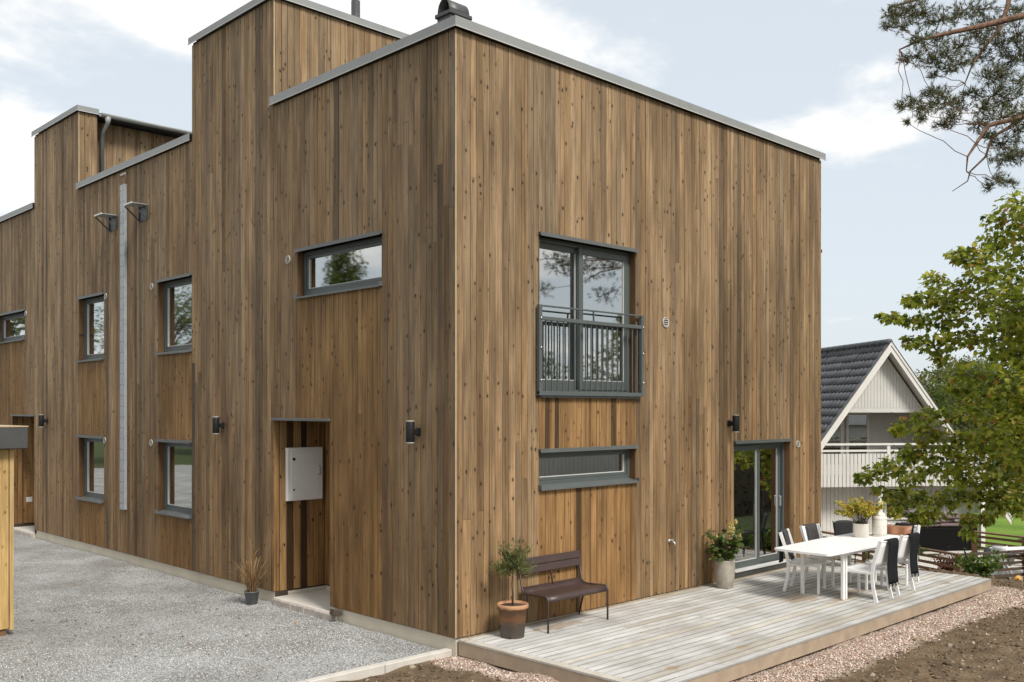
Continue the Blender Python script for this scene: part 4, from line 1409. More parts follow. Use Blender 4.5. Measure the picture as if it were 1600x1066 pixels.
# ------------------------------------------------------------------ dining set
tb = thing('dining_table', (6.30, -1.76, DZ), 'long white garden dining table with rounded corners on the deck', 'table')


def boat(hx, hy_, n=10):
    pts = []
    for sx, sy, a0 in ((1, 1, 0), (-1, 1, 90), (-1, -1, 180), (1, -1, 270)):
        for k in range(4):
            a = R(a0 + 90 * k / 3)
            pts.append((sx * (hx - .06) + .06 * math.cos(a), sy * (hy_ - .06) + .06 * math.sin(a)))
        if sx == 1 and sy == 1:
            pts.append((.0, hy_ + .035))
        if sx == -1 and sy == 1:
            pts.append((-hx - .02, 0))
        if sx == -1 and sy == -1:
            pts.append((0, -hy_ - .035))
        if sx == 1 and sy == -1:
            pts.append((hx + .02, 0))
    return pts


MB().prism(boat(1.345, .44), .705, .735).build('tabletop', M['white'], tb)
MB().box(-.72, .82, -.34, -.31, .635, .704).box(-.72, .82, .31, .34, .635, .704).box(-.72, -.69, -.309, .309, .635, .704).box(.79, .82, -.309, .309, .635, .704).build('apron', M['white'], tb)
for x_, y_ in ((-.70, .325), (-.70, -.315), (.78, .325), (.78, -.325)):
    MB().box(x_ - .024, x_ + .024, y_ - .024, y_ + .024, 0, .704, .006).build('leg', M['white'], tb)
MB().box(-.648, -.604, -.339, -.291, 0, .704, .006).build('leg', M['white'], tb)

# chair template: faces local -y, back at +y, origin at seat centre on the ground
chair_parts = []


def chair_meshes():
    out = []
    W = .245
    for s in (-1, 1):
        x_ = s * W
        pth = [(x_, .27, 0), (x_, .225, .18), (x_, .205, .34), (x_, .21, .46), (x_, .245, .64), (x_, .325, .885)]
        mb = MB()
        for a, b in zip(pth, pth[1:]):
            mb.bar(a, (b[0], b[1] + (b[1] - a[1]) * .03, b[2] + .006), .024, .046, up=(0, 1, 0))
        out.append(('back_leg', mb.mesh('back_leg', M['white'])))
        out.append(('leg', MB().box(x_ - .014, x_ + .014, -.255, -.215, 0, .435, .005).mesh('leg', M['white'])))
        out.append(('side_rail', MB().box(x_ - .012, x_ + .012, -.214, .19, .395, .432, .004).mesh('side_rail', M['white'])))
    gs = [[(x_, y_, .442 - .012 * math.sin(math.pi * (y_ + .26) / .46)) for x_ in np.linspace(-.232, .232, 5)] for y_ in np.linspace(-.265, .20, 7)]
    out.append(('seat', MB().sheet(gs, -.014).mesh('seat', M['white'])))
    gb = [[(x_, .215 + (z_ - .46) * .26 + .02 * (1 - (x_ / .232) ** 2), z_) for x_ in np.linspace(-.232, .232, 7)] for z_ in np.linspace(.50, .865, 6)]
    out.append(('backrest', MB().sheet(gb, .008).mesh('backrest', M['white'])))
    tp_ = [(x_, .318 + .028 * (1 - (x_ / .24) ** 2), .868) for x_ in np.linspace(-.24, .24, 7)]
    out.append(('top_rail', MB().tube(tp_, .013, 8).mesh('top_rail', M['white'])))
    return out


CHM = chair_meshes()


def chair(loc, rz, label):
    t_ = thing('dining_chair', loc, label, 'chair', 'white dining chairs round the table', rz)
    for nm, me in CHM:
        put(me, nm, t_)
    return t_


def throw(loc, rz, label, mat, w0, w1, front, back, fringe=True, seed=1):
    """cloth draped over a chair's top rail: down the front to z=front and the back to z=back"""
    r = random.Random(seed)
    t_ = thing('throw_blanket', loc, label, 'blanket', None, rz)
    path = []
    for z_ in np.linspace(front, .86, 8):
        path.append((.192 + (z_ - .46) * .26, z_))
    path += [(.318, .895), (.345, .900), (.368, .893)]
    for z_ in np.linspace(.86, back, 12):
        path.append((.372 + .012 * math.sin(z_ * 9), z_))
    n = 11
    ph = r.uniform(0, 6)
    grid = []
    for i, (y_, z_) in enumerate(path):
        row = []
        f = i / (len(path) - 1)
        hang = max(0, (f - .5) * 2)
        for j in range(n):
            u = j / (n - 1)
            x_ = w0 + (w1 - w0) * u
            x_ = x_ + (x_ - (w0 + w1) / 2) * (-.12 * hang)
            wv = math.sin(u * 15 + ph + hang * 1.2) * .014 * (.25 + hang)
            row.append((x_, y_ + wv + (.0 if y_ < .33 else .008), z_ + r.uniform(-.003, .003)))
        grid.append(row)
    MB().sheet(grid, .006).build('cloth', mat, t_)
    if fringe:
        fm = MB()
        last = grid[-1]
        for k in range(26):
            u = k / 25 * (n - 1)
            j = min(int(u), n - 2)
            p = Vector(last[j]).lerp(Vector(last[j + 1]), u - j)
            fm.tube([p, p + Vector((r.uniform(-.006, .006), r.uniform(-.004, .006), -r.uniform(.03, .06)))], [.004, .002], 4)
        tag(fm.build('fringe', mat, t_), kind='stuff')
    return t_


# seat centres; each chair's origin is the floor under its seat
A_, B_, C_, D_, E_ = (5.90, -1.32, DZ), (6.74, -1.24, DZ), (5.95, -2.26, DZ), (6.78, -2.22, DZ), (7.62, -1.96, DZ)
chair(A_, R(18), 'white chair on the wall side of the table, nearest the patio door')
chair(B_, R(-3), 'white chair on the wall side of the table, second from the patio door')
chair(C_, R(180), 'white chair nearest the viewer with a fringed black throw hanging down its back')
chair(D_, R(178), 'white chair on the viewer side of the table, farther right, with a black throw')
chair(E_, R(-86), 'white chair at the far right end of the table holding a leather cushion')
throw(A_, R(18), 'dark grey runner over the chair nearest the patio door', M['greythrow'], -.10, .17, .46, .40, False, 2)
throw(B_, R(-3), 'dark grey runner over the second chair from the patio door', M['greythrow'], -.12, .17, .46, .50, False, 3)
throw(C_, R(180), 'fringed black throw hanging behind the chair nearest the viewer', M['throw'], -.20, .10, .55, .26, True, 4)
throw(D_, R(178), 'black throw over the second chair on the viewer side', M['throw'], -.20, .10, .55, .30, True, 5)
throw(E_, R(-86), 'black throw over the backrest of the end chair behind the cushion', M['throw'], -.13, .17, .56, .55, False, 6)
# leather cushion on the end chair
cu = thing('cushion', (7.74, -1.90, DZ + .44), 'brown leather cushion propped on the end chair', 'cushion', None, R(-86))
gs = []
N = 12
for i in range(N + 1):
    row = []
    for j in range(N + 1):
        u, v = i / N * 2 - 1, j / N * 2 - 1
        k = (1 - u ** 4) * (1 - v ** 4)
        pinch = 1 - .10 * (u * u * (1 - v * v) + v * v * (1 - u * u)) * 0 - .07 * (1 - abs(u) ** 2) * abs(v) ** 4 - .07 * (1 - abs(v) ** 2) * abs(u) ** 4
        x_, z_ = u * .23 * pinch, v * .22 * pinch
        row.append((x_, -.085 * k ** .6 + .02 * math.sin(x_ * 25) * k, z_))
    gs.append(row)
cm = MB()
tilt = Matrix.Translation((0, .02, .235)) @ Matrix.Rotation(R(-16), 4, 'X')
g1 = [[tilt @ Vector(q) for q in r_] for r_ in gs]
g2 = [[tilt @ Vector((q[0], -q[1] * .9, q[2])) for q in r_][::-1] for r_ in gs]
cm.sheet(g1).sheet(g2)
cm.build('cushion_cover', M['leather'], cu)

# table plant pot and lantern
pp = thing('potted_spirea', (7.06, -1.64, DZ + .735), 'yellow and orange leaved plant in a cream pot on the table', 'potted plant')
pot_of(pp, [(.115, 0), (.122, .004), (.122, .20), (.126, .205), (.126, .215), (.116, .215), (.113, .19)], M['cream'], .19, .112)
rr = random.Random(3)
st = MB(); cs = []; ds_ = []
for k in range(60):
    a = rr.uniform(0, 6.28); lean = rr.uniform(.03, .42)
    b = Vector((math.cos(a) * .05, math.sin(a) * .05, .19))
    tip = Vector((math.cos(a) * lean, math.sin(a) * lean,   .33 + rr.uniform(.08, .30) - lean * .20))
    st.tube([b, b.lerp(tip, .5) + Vector((0, 0, .05)), tip], [.003, .0025, .0015], 4)
    for j in range(38):
        f = rr.uniform(.45, 1.08)
        d = Vector((rr.gauss(0, 1), rr.gauss(0, 1), rr.gauss(.2, .6)))
        cs.append(b.lerp(tip, f) + Vector((0, 0, .05 * math.sin(math.pi * min(f, 1)))) + d * .014); ds_.append(d)
st.build('stem', M['bark'], pp)
cs = np.array(cs); ds_ = np.array(ds_)
tt = tints(len(cs), [(.48, .43, .07), (.36, .38, .065), (.58, .29, .08), (.56, .46, .11), (.18, .22, .045)], [4, 3, 2.2, 2, 2])
leaves('foliage', M['leaf'], pp, cs, rng.uniform(.034, .062, len(cs)), LEAF, LEAF_F, tt, ds_, .1, .4)
pts_ = []
for k in range(160):
    a = rr.uniform(0, 6.28); q = .10 * math.sqrt(rr.random())
    b = Vector((q * math.cos(a), q * math.sin(a), .19)); H = rr.uniform(.06, .11)
    d = Vector((math.cos(a), math.sin(a), 0)) * rr.uniform(0, .05); s = Vector((-math.sin(a), math.cos(a), 0)) * .004
    pts_.append([tuple(b - s), tuple(b + s), tuple(b + d + Vector((0, 0, H)))])
poly_cloud('lavender', M['leaf'], pp, np.array(pts_), [(0, 1, 2)], tints(len(pts_), [(.10, .12, .06), (.15, .16, .09)], [1, 1]))

lt = thing('lantern', (7.36, -1.80, DZ + .735), 'white metal lantern with rows of punched holes on the table', 'lantern')
MB().lathe([(.108, 0), (.114, .006), (.114, .300), (.108, .310), (.05, .345), (.045, .342)], 32).build('lantern_body', M['cream'], lt)
MB().lathe([(.075, .315), (.086, .33), (.083, .362), (.05, .38), (.02, .384)], 24).build('lid', M['cream'], lt)
hm = MB()
for zz_, nn in ((.03, 26), (.27, 26), (.16, 9)):
    for k in range(nn):
        a = 2 * math.pi * k / nn
        hm.lathe([(.0065, 0), (.0065, .0015)], 6, mat=Matrix.Rotation(a, 4, 'Z') @ Matrix.Translation((.1138, 0, zz_)) @ Matrix.Rotation(R(90), 4, 'Y'))
tag(hm.build('punched_holes', M['dot'], lt), kind='stuff')

# black wire chair behind the table
bc = thing('wire_chair', (8.40, -.82, DZ), 'black chair with a rounded back standing behind the dining table', 'chair', None, R(-35))
gb = [[(x_, .22 + (z_ - .44) * .22 + .03 * (x_ / .2) ** 2 * -1, z_ - .03 * (abs(x_) / .19) ** 4 * (1 if z_ > .75 else 0)) for x_ in np.linspace(-.19, .19, 9)] for z_ in np.linspace(.48, .79, 8)]
MB().sheet(gb, .01).build('backrest', M['black'], bc)
gs = [[(x_, y_, .44 - .02 * (1 - (x_ / .2) ** 2)) for x_ in np.linspace(-.2, .2, 7)] for y_ in np.linspace(-.22, .22, 6)]
MB().sheet(gs, -.012).build('seat', M['black'], bc)
for s in (-1, 1):
    MB().tube([(s * .2, .26, 0), (s * .19, .20, .44), (s * .195, .30, .78)], .010, 6).build('back_leg', M['black'], bc)
    MB().tube([(s * .2, -.24, 0), (s * .19, -.2, .44)], .010, 6).build('leg', M['black'], bc)

# ------------------------------------------------------------------ shed at the left edge
sh = thing('garden_shed', (-3.44, 4.80, 0), 'yellow pine shed corner with a dark roof edge at the left', 'shed')
rr = random.Random(6)
x = 0.0
bw = .052
mbx = MB().box(-.052, 0, 0, .05, .05, 2.40, .003).build('corner_post', M['fresh'], sh, color=(.50, .36, .17))
x = -.055
while x > -2.6:
    wd = .118
    MB().box(0, wd - .005, .012, .034, .07, 2.40, .003).build('board', M['fresh'], sh, (x - wd, 0, 0), color=tuple(np.array((.46, .31, .13)) * (1 + rr.gauss(0, .07))))
    x -= wd
MB().box(-2.65, -.02, .036, 2.6, .07, 2.40).build('shed_wall', M['fencew'], sh)
MB().box(-.25, -.08, .04, .2, -.08, .068).box(-2.5, -2.3, .04, .2, -.08, .068).build('footing', M['fencew'], sh)
rf = MB().box(-2.8, .13, -.14, 2.8, 2.41, 2.69, .01)
rf.build('roof_edge', M['flashdark'], sh)
MB().box(-2.8, .132, -.142, 2.8, 2.691, 2.705).build('roof_sheet', M['corner'], sh)

# ------------------------------------------------------------------ neighbour's house
NH = thing('gabled_house', (21.73, 4.53, -1.5), 'white gabled house with charcoal tiled roof and a balcony, behind the deck', 'house', None, R(-36.3))
# local: x along the gable (right), y back along the ridge, z up from its ground; apex at (0,0)
AP = 6.46          # apex height of the bargeboard
SL = 1.34          # roof slope
EX = 3.55          # half width
ze = lambda x_: AP - SL * abs(x_)


def slope_box(mb, xa, xb, y0, y1, th, mi=0, drop=0.0):
    vs = []
    for y_ in (y0, y1):
        for x_ in (xa, xb):
            vs += [(x_, y_, ze(x_) - drop), (x_, y_, ze(x_) - drop - th)]
    fs = [(0, 2, 3, 1), (4, 5, 7, 6), (0, 1, 5, 4), (2, 6, 7, 3), (0, 4, 6, 2), (1, 3, 7, 5)]
    return mb._add(vs, fs, mi)


rd = MB()
slope_box(rd, -4.0, 0, .02, 9.5, .14); slope_box(rd, 0, 4.0, .02, 9.5, .14)
rd.build('roof', M['bargew'], NH)
mb = MB(); slope_box(mb, -4.03, -.001, .12, 9.4, .004, drop=-.006); mb.build('underlay', M['flashdark'], NH)
for s in (-1, 1):
    mb = MB()
    slope_box(mb, 0 if s > 0 else -4.05, 4.05 if s > 0 else 0, -.03, .018, .30, drop=-.03)
    mb.build('bargeboard', M['bargew'], NH)
    mb = MB()
    slope_box(mb, .0 if s > 0 else -4.08, 4.08 if s > 0 else 0, -.055, -.032, .12, drop=-.05)
    mb.build('bargeboard_strip', M['bargew'], NH)
    mb = MB()
    slope_box(mb, .0 if s > 0 else -4.1, 4.1 if s > 0 else 0, -.07, .10, .022, drop=-.075)
    mb.build('roof_edge_sheet', M['flashdark'], NH)
# tiles on the slope that shows (left), each its own piece
ang = math.atan(SL)
tw_, tl_ = .25, .315
tg = []
for i in range(7):
    f = i / 6
    tg.append([(f * tw_, -.0, .028 * math.sin(f * math.pi * 2) + .02), (f * tw_, tl_ * 1.06, .028 * math.sin(f * math.pi * 2) - .005)])
tile_me = MB().sheet(tg, -.012).mesh('roof_tile', M['tile'])
nrow = 19
ex = Vector((0, 1, 0)); ey = Vector((math.cos(ang), 0, math.sin(ang))); ez = ex.cross(ey)
if ez.z < 0:
    ez = -ez
back_tiles = MB()
tv = [tuple(v.co) for v in tile_me.vertices]
tf = [tuple(p.vertices) for p in tile_me.polygons]
rr = random.Random(77)
for rw in range(nrow):
    dist = (rw + 1) * tl_
    x_ = -dist * math.cos(ang)
    z_ = AP - dist * math.sin(ang)
    ymax = 4.7 + 2.2 * x_ + .8
    for c_ in range(30):
        mtx = Matrix((ex, ey, ez)).transposed().to_4x4()
        mtx.translation = Vector((x_, .08 + c_ * tw_, z_)) + ez * (.02 + rr.uniform(-.004, .006))
        if c_ * tw_ < ymax:
            o = bpy.data.objects.new('roof_tile', tile_me)
            link(o, NH)
            o.matrix_local = mtx @ Matrix.Rotation(rr.uniform(-.012, .012), 4, 'Z')
        else:
            back_tiles._add(tv, tf, 0, True, mtx)
tag(back_tiles.build('roof_tiles', M['tile'], NH), kind='stuff')
for k in range(12):
    MB().tube([(0, .06 + k * .40, AP + .03), (0, .06 + k * .40 + .41, AP + .045)], [.115, .095], 10).build('ridge_tile', M['tile'], NH)
mb = MB(); slope_box(mb, 0, 4.05, .1, 9.5, .03, drop=-.05); mb.build('roof_sheet', M['tile'], NH)
mb = MB(); slope_box(mb, -4.05, 0, 7.6, 9.5, .03, drop=-.05); mb.build('roof_sheet', M['tile'], NH)
# gable front panel above the balcony
GZ = 4.45
x = -1.62
while x < 1.62:
    xm = x + .055
    top = ze(xm) - .32
    if top > GZ + .05:
        MB().prism([(0, GZ), (.098, GZ), (.098, ze(x + .098) - .30), (0, ze(x) - .30)], 0, .022, mat=Matrix.Rotation(R(90), 4, 'X')).build('gable_board', M['sidingw'], NH, (x, .40, 0))
    x += .107
MB().prism([(-1.36, GZ + .01), (1.36, GZ + .01), (0, ze(0) - .22)], 0, .02, mat=Matrix.Rotation(R(90), 4, 'X')).build('gable_backing', M['fenced'], NH, (0, .425, 0))
MB().box(-1.40, 1.40, .38, .48, GZ - .14, GZ - .005).build('gable_beam', M['sidingw'], NH)
# balcony: floor, recessed wall with doors, side walls
MB().box(-3.5, 3.5, .06, 2.6, 2.15, 2.29).build('balcony_floor', M['fencew'], NH)
bwll = MB().prism([(-2.6, 2.29), (2.6, 2.29), (2.6, ze(2.6) - .2), (.95, 5.05), (-.95, 5.05), (-2.6, ze(2.6) - .2)], 0, .12, mat=Matrix.Translation((0, 1.67, 0)) @ Matrix.Rotation(R(90), 4, 'X'))
bwll.build('balcony_wall', M['sidingw'], NH)
for (xa, xb) in ((-1.58, -.80), (-.70, .10)):
    fr_ = MB().box(xa, xa + .09, 1.49, 1.54, 2.30, 4.32).box(xb - .09, xb, 1.49, 1.54, 2.30, 4.32).box(xa + .09, xb - .09, 1.49, 1.54, 4.22, 4.32).box(xa + .09, xb - .09, 1.49, 1.54, 2.30, 2.62).build('balcony_door', M['bargew'], NH)
    MB().box(xa + .09, xb - .09, 1.505, 1.515, 2.62, 4.22).build('pane', M['glass'], fr_)
    MB().box(xa + .09, xb - .09, 1.535, 1.548, 2.62, 4.22).build('door_back', M['frame'], fr_)
rl2 = MB().box(-3.45, 3.45, .0, .10, 3.30, 3.36).build('balcony_rail', M['bargew'], NH)
MB().box(-3.45, 3.45, .03, .07, 3.10, 3.16).build('mid_rail', M['bargew'], rl2)
for x in (-3.4, -.05, 3.35):
    MB().box(x - .05, x + .05, .02, .11, 2.1, 3.30).build('rail_post', M['bargew'], rl2)
bme = MB().box(0, .105, .0, .022, 0, 1.02).mesh('balcony_board', M['sidingw'])
x = -3.45
while x < 3.4:
    put(bme, 'balcony_board', NH, (x, .0, 2.02))
    x += .125
# lower floor
x = -3.3
while x < 3.3:
    put(MB().box(0, .122, 0, .022, 0, 2.0).mesh('siding_board', M['sidingw']) if x == -3.3 else sb_me, 'siding_board', NH, (x, .78, .06))
    if x == -3.3:
        sb_me = MB().box(0, .122, 0, .022, 0, 2.0).mesh('siding_board', M['sidingw'])
    x += .132
MB().box(-3.35, 3.35, .80, 9.2, 0, 2.14).build('wall', M['sidingw'], NH)
MB().box(-2.5, 2.5, 2.51, 9.2, 2.15, 3.0).build('upper_wall', M['sidingw'], NH)
for x in (-3.3, -.30, 3.14):
    MB().box(x - .07, x + .07, .05, .19, 0, 2.14).build('corner_post', M['bargew'], NH)
for (xa, xb) in ((.2, 1.1),):
    fr_ = MB().box(xa, xb, .735, .775, .9, 1.95).build('window', M['bargew'], NH)
    MB().box(xa + .08, xb - .08, .728, .734, .98, 1.87).build('pane', M['glass'], fr_)
fp = MB().tube([(2.35, 3.0, 2.5), (2.35, 3.0, 5.2)], .035, 8)
fp.build('flue_pipe', M['bargew'], NH)

# neighbour terrace: paved pad, black box sofa with cushions, furniture, fences
pv = MB().box(14.6, 23.95, -2.6, 8.0, -1.52, -1.49)
tag(pv.build('paving', M['kerb']), kind='structure')


def slat_fence(name, a, b, label, mat, matp, posts, h=.80, rails=(.18, .34, .50, .66)):
    a, b = Vector(a), Vector(b)
    t_ = thing(name, (a + b) / 2, label, 'fence')
    c = (a + b) / 2
    for f in posts:
        p = a.lerp(b, f) - c
        MB().box(p.x - .065, p.x + .065, p.y - .065, p.y + .065, 0, h - .03, .008).build('post', matp, t_)
    d = (b - a).normalized()
    nrm = Vector((-d.y, d.x, 0))
    for z_ in rails:
        MB().bar(a - c + Vector((0, 0, z_)) + nrm * .08, b - c + Vector((0, 0, z_)) + nrm * .08, .022, .07).build('rail', mat, t_)
    MB().bar(a - c + Vector((0, 0, h)) - d * .06, b - c + Vector((0, 0, h)) + d * .06, .14, .045).build('cap_rail', mat, t_)
    return t_


FZ = -1.49
slat_fence('slat_fence', (17.06, .70, FZ), (19.3, 6.6, FZ), 'brown slat fence running back beside the black sofa', M['fencew'], M['fencew'], (.0, .5, 1.0))
slat_fence('slat_fence', (17.20, .62, FZ), (21.2, -1.25, FZ), 'dark slat fence in front of the white garden furniture', M['fenced'], M['fenced'], (.03, .46, 1.0))
slat_fence('slat_fence', (22.03, 2.14, FZ), (21.3, -1.15, FZ), 'brighter brown slat fence before the lawn', M['fencew'], M['fencew'], (.0, .45, 1.0))

so = thing('box_sofa', (23.17, 3.72, FZ), 'black box sofa under the neighbour balcony', 'sofa', None, R(-36.3))
MB().box(-1.15, 1.15, -.4, .4, 0, .72, .02).build('sofa_body', M['sofa'], so)
for i, (x_, z_, rz_, w_) in enumerate(((-.55, .73, 6, 1.0), (.45, .73, -4, 1.0), (-.1, .86, 10, 1.15), (.15, .98, -8, 1.3))):
    cu_ = MB().box(-w_ / 2, w_ / 2, -.33, .33, 0, .12, .045).build('seat_cushion', M['mauve'], None, Vector((23.17, 3.72, FZ)) + Matrix.Rotation(R(-36.3), 3, 'Z') @ Vector((x_, 0, z_)), R(-36.3 + rz_))
    tag(cu_, ['mauve cushion lying lowest left on the black sofa', 'mauve cushion lying lowest right on the black sofa', 'mauve cushion in the middle of the pile on the sofa', 'mauve cushion on top of the pile on the sofa'][i], 'cushion', 'mauve cushions piled on the sofa')
# white shell chair
sc = thing('shell_chair', (19.35, .62, FZ), 'white plastic shell chair behind the dark slat fence', 'chair', None, R(140))
gb = []
for i in range(9):
    f = i / 8
    z_ = .42 + .42 * f ** 1.3
    y_ = .20 + .10 * f
    hw = .26 - .07 * f
    gb.append([(hw * u, y_ - .10 * (1 - u * u) * -1 - .12 * u * u, z_) for u in np.linspace(-1, 1, 7)])
MB().sheet(gb, .012).build('backrest', M['white'], sc)
gs = [[(x_, y_, .44 - .03 * (1 - (x_ / .24) ** 2)) for x_ in np.linspace(-.24, .24, 7)] for y_ in np.linspace(-.22, .24, 6)]
MB().sheet(gs, -.012).build('seat', M['white'], sc)
for sx in (-1, 1):
    for sy in (-1, 1):
        MB().tube([(sx * .1, sy * .1, .42), (sx * .22, sy * .22, 0)], .015, 6).build('leg', M['white'], sc)
# white table with crossed legs
xt = thing('cross_leg_table', (19.95, .10, FZ), 'white garden table with crossed legs behind the dark slat fence', 'table', None, R(-35))
MB().box(-.75, .75, -.4, .4, .68, .72, .01).build('tabletop', M['white'], xt)
for s in (-.55, .55):
    MB().bar((s, -.34, 0), (s, .34, .68), .04, .05).build('leg', M['white'], xt)
    MB().bar((s + .05, .34, 0), (s + .05, -.34, .68), .04, .05).build('leg', M['white'], xt)
# dark kettle grill lying low behind, stone wall and far rail fence beyond the lawn
gl_ = thing('garden_bag', (20.9, 1.1, FZ), 'dark grey sack lying by the brighter fence', 'sack')
MB().lathe([(.15, 0), (.36, .10), (.42, .30), (.33, .52), (.12, .62), (.03, .63)], 16, jitter=.08).build('sack', M['flashdark'], gl_)

ff = thing('rail_fence', (40.0, 6.0, -1.485), 'pale timber rail fence beyond the lawn', 'fence', None, R(118))
for k in range(12):
    MB().box(-9 + k * 1.6 - .05, -9 + k * 1.6 + .05, -.05, .05, 0, 1.3).build('post', M['fasciaw'], ff)
for z_ in (.25, .5, .75, 1.0, 1.22):
    MB().box(-9.1, 8.8, -.075, -.052, z_, z_ + .14).build('rail', M['fasciaw'], ff)


# ------------------------------------------------------------------ shrubs by the deck's end
def bush(loc, rx, rz_, n, label, cols, wts, size, name='shrub', seed=1, shape=LEAF, faces=LEAF_F, cat='shrub'):
    r = np.random.default_rng(seed)
    t_ = thing(name, loc, label, cat)
    st_ = MB()
    rr_ = random.Random(seed)
    cen = []
    for k in range(16):
        a = rr_.uniform(0, 6.28); q = rr_.uniform(.2, 1) * rx
        tip = Vector((math.cos(a) * q, math.sin(a) * q, rz_ * rr_.uniform(.5, 1)))
        st_.tube([(0, 0, 0), tip * .5 + Vector((0, 0, rz_ * .1)), tip], [.012, .008, .003], 5)
        for j in range(n // 16):
            f = rr_.uniform(.2, 1.1)
            cen.append(tip * f + Vector((rr_.gauss(0, 1), rr_.gauss(0, 1), rr_.gauss(0, .7))) * rx * .14)
    st_.build('stem', M['bark'], t_)
    cen = np.array(cen)
    cen[:, 2] = np.maximum(cen[:, 2], .02)
    leaves('foliage', M['leaf'], t_, cen, r.uniform(size * .7, size * 1.3, len(cen)), shape, faces, tints(len(cen), cols, wts, .15, r), cen * 1.0, .15, .8, r)
    return t_


GR = [(.06, .10, .024), (.10, .155, .035), (.16, .22, .055)]
bush((9.75, -1.20, ground_z(9.75, -1.2)), .26, .42, 420, 'dark green leafy shrub just beyond the deck, left of the fence corner', GR, [4, 3, 1], .075, seed=2)
bush((10.15, -2.35, ground_z(10.15, -2.35)), .42, .40, 620, 'bright green shrub at the far right corner of the deck', [(.06, .11, .022), (.11, .18, .035), (.22, .29, .10)], [3, 4, 2], .085, seed=3)
bush((10.75, -3.35, ground_z(10.75, -3.35)), .34, .34, 320, 'low green plant at the right edge beside the fence post', GR, [3, 4, 2], .07, seed=4)
bush((9.62, -.70, ground_z(9.62, -.7)), .22, .20, 260, 'low yellowish ground plant behind the deck edge', [(.12, .15, .03), (.20, .20, .05)], [2, 2], .05, seed=5)
bush((18.55, 1.55, FZ), .45, .62, 700, 'dark red leaved plant beside the black sofa', [(.10, .016, .022), (.17, .03, .035), (.06, .012, .014)], [3, 3, 2], .07, seed=6)
bush((18.05, .95, FZ), .34, .5, 300, 'green shrub inside the slat fence corner', GR, [3, 3, 2], .08, seed=7)
bush((8.75, .12, ground_z(9.3, .1)), .16, .30, 120, 'sprig of green leaves behind the chair at the house corner', GR, [3, 3, 3], .06, seed=8).location = (9.35, -.25, float(ground_z(9.35, -.25)))
gp = MB().lathe([(.0, 0), (.10, .01), (.13, .08), (.08, .16), (.02, .18)], 14, jitter=.05).build('pumpkin', M['leather'], None, (18.9, -.05, FZ))
gp.data.materials[0] = plain('orange_rind', (.62, .33, .07), .6, .15, 9.0)
tag(gp, 'small orange pumpkin on the ground behind the dark fence', 'pumpkin')

# ------------------------------------------------------------------ maple beyond the deck
mp = thing('maple_tree', (12.6, -3.3, -1.2), 'green maple tree with yellowing leaves hanging in from the right', 'tree')
MO = Vector((12.6, -3.3, -1.2))
rr = random.Random(17)
tkm = MB()
trunk = [Vector((12.6, -3.3, -1.35)), Vector((12.55, -3.25, .5)), Vector((12.5, -3.15, 2.2)), Vector((12.4, -3.1, 4.0)), Vector((12.3, -3.0, 5.8)), Vector((12.2, -2.9, 7.3))]
tkm.tube([p - MO for p in trunk], [.20, .17, .15, .12, .08, .03], 10)
# leaf sprays: (pixel column, row, radius in pixels, depth) of the places where foliage hangs
CL = [(1590, 318, 26, 18.0), (1562, 345, 22, 18.4), (1598, 352, 30, 18.2), (1555, 382, 26, 18.0), (1590, 395, 34, 18.8), (1525, 402, 24, 18.2), (1497, 398, 16, 18.4),
      (1545, 425, 30, 18.0), (1580, 440, 34, 18.8), (1458, 440, 18, 18.6), (1450, 465, 20, 18.7), (1425, 470, 13, 18.8), (1478, 468, 20, 18.4), (1500, 450, 18, 18.6),
      (1395, 498, 12, 19.0), (1378, 496, 8, 19.1), (1412, 500, 10, 18.9), (1440, 502, 18, 18.8), (1470, 498, 20, 18.6), (1495, 490, 22, 18.3), (1530, 470, 26, 18.2), (1565, 485, 34, 18.5), (1595, 500, 34, 18.0),
      (1425, 535, 14, 18.9), (1450, 540, 18, 18.7), (1480, 532, 20, 18.4), (1515, 525, 22, 18.4), (1550, 535, 30, 18.2), (1590, 560, 36, 18.6), (1470, 560, 14, 18.6),
      (1510, 585, 24, 18.5), (1545, 600, 30, 18.0), (1585, 620, 36, 18.4), (1498, 612, 16, 19.0), (1520, 640, 26, 18.2), (1555, 665, 32, 18.0), (1595, 680, 36, 18.5),
      (1445, 648, 16, 19.0), (1420, 665, 18, 19.2), (1450, 672, 22, 18.9), (1402, 672, 12, 19.3), (1475, 690, 22, 18.7), (1440, 705, 22, 19.0), (1415, 712, 16, 19.2),
      (1395, 728, 18, 19.3), (1368, 740, 18, 19.4), (1348, 748, 12, 19.5), (1420, 745, 18, 19.1), (1455, 735, 24, 18.8), (1490, 720, 26, 18.4), (1525, 715, 28, 18.2), (1565, 725, 34, 18.0), (1598, 740, 34, 18.2),
      (1378, 770, 14, 19.3), (1410, 780, 20, 19.0), (1440, 775, 22, 18.9), (1445, 805, 18, 18.9), (1470, 790, 22, 18.6), (1500, 775, 24, 18.4), (1535, 770, 26, 18.2), (1570, 775, 26, 18.0), (1513, 815, 12, 18.3), (1515, 835, 12, 18.4), (1540, 812, 12, 18.1), (1590, 790, 16, 18.0),
      (1480, 650, 16, 18.8), (1400, 800, 10, 19.0), (1430, 810, 12, 18.9), (1585, 765, 26, 18.6), (1555, 792, 18, 18.3), (1600, 800, 18, 18.4), (1530, 745, 24, 18.8), (1575, 700, 30, 19.2), (1540, 690, 26, 18.9), (1500, 745, 20, 18.9), (1510, 690, 20, 19.0), (1600, 640, 30, 19.2), (1560, 640, 26, 19.0)]
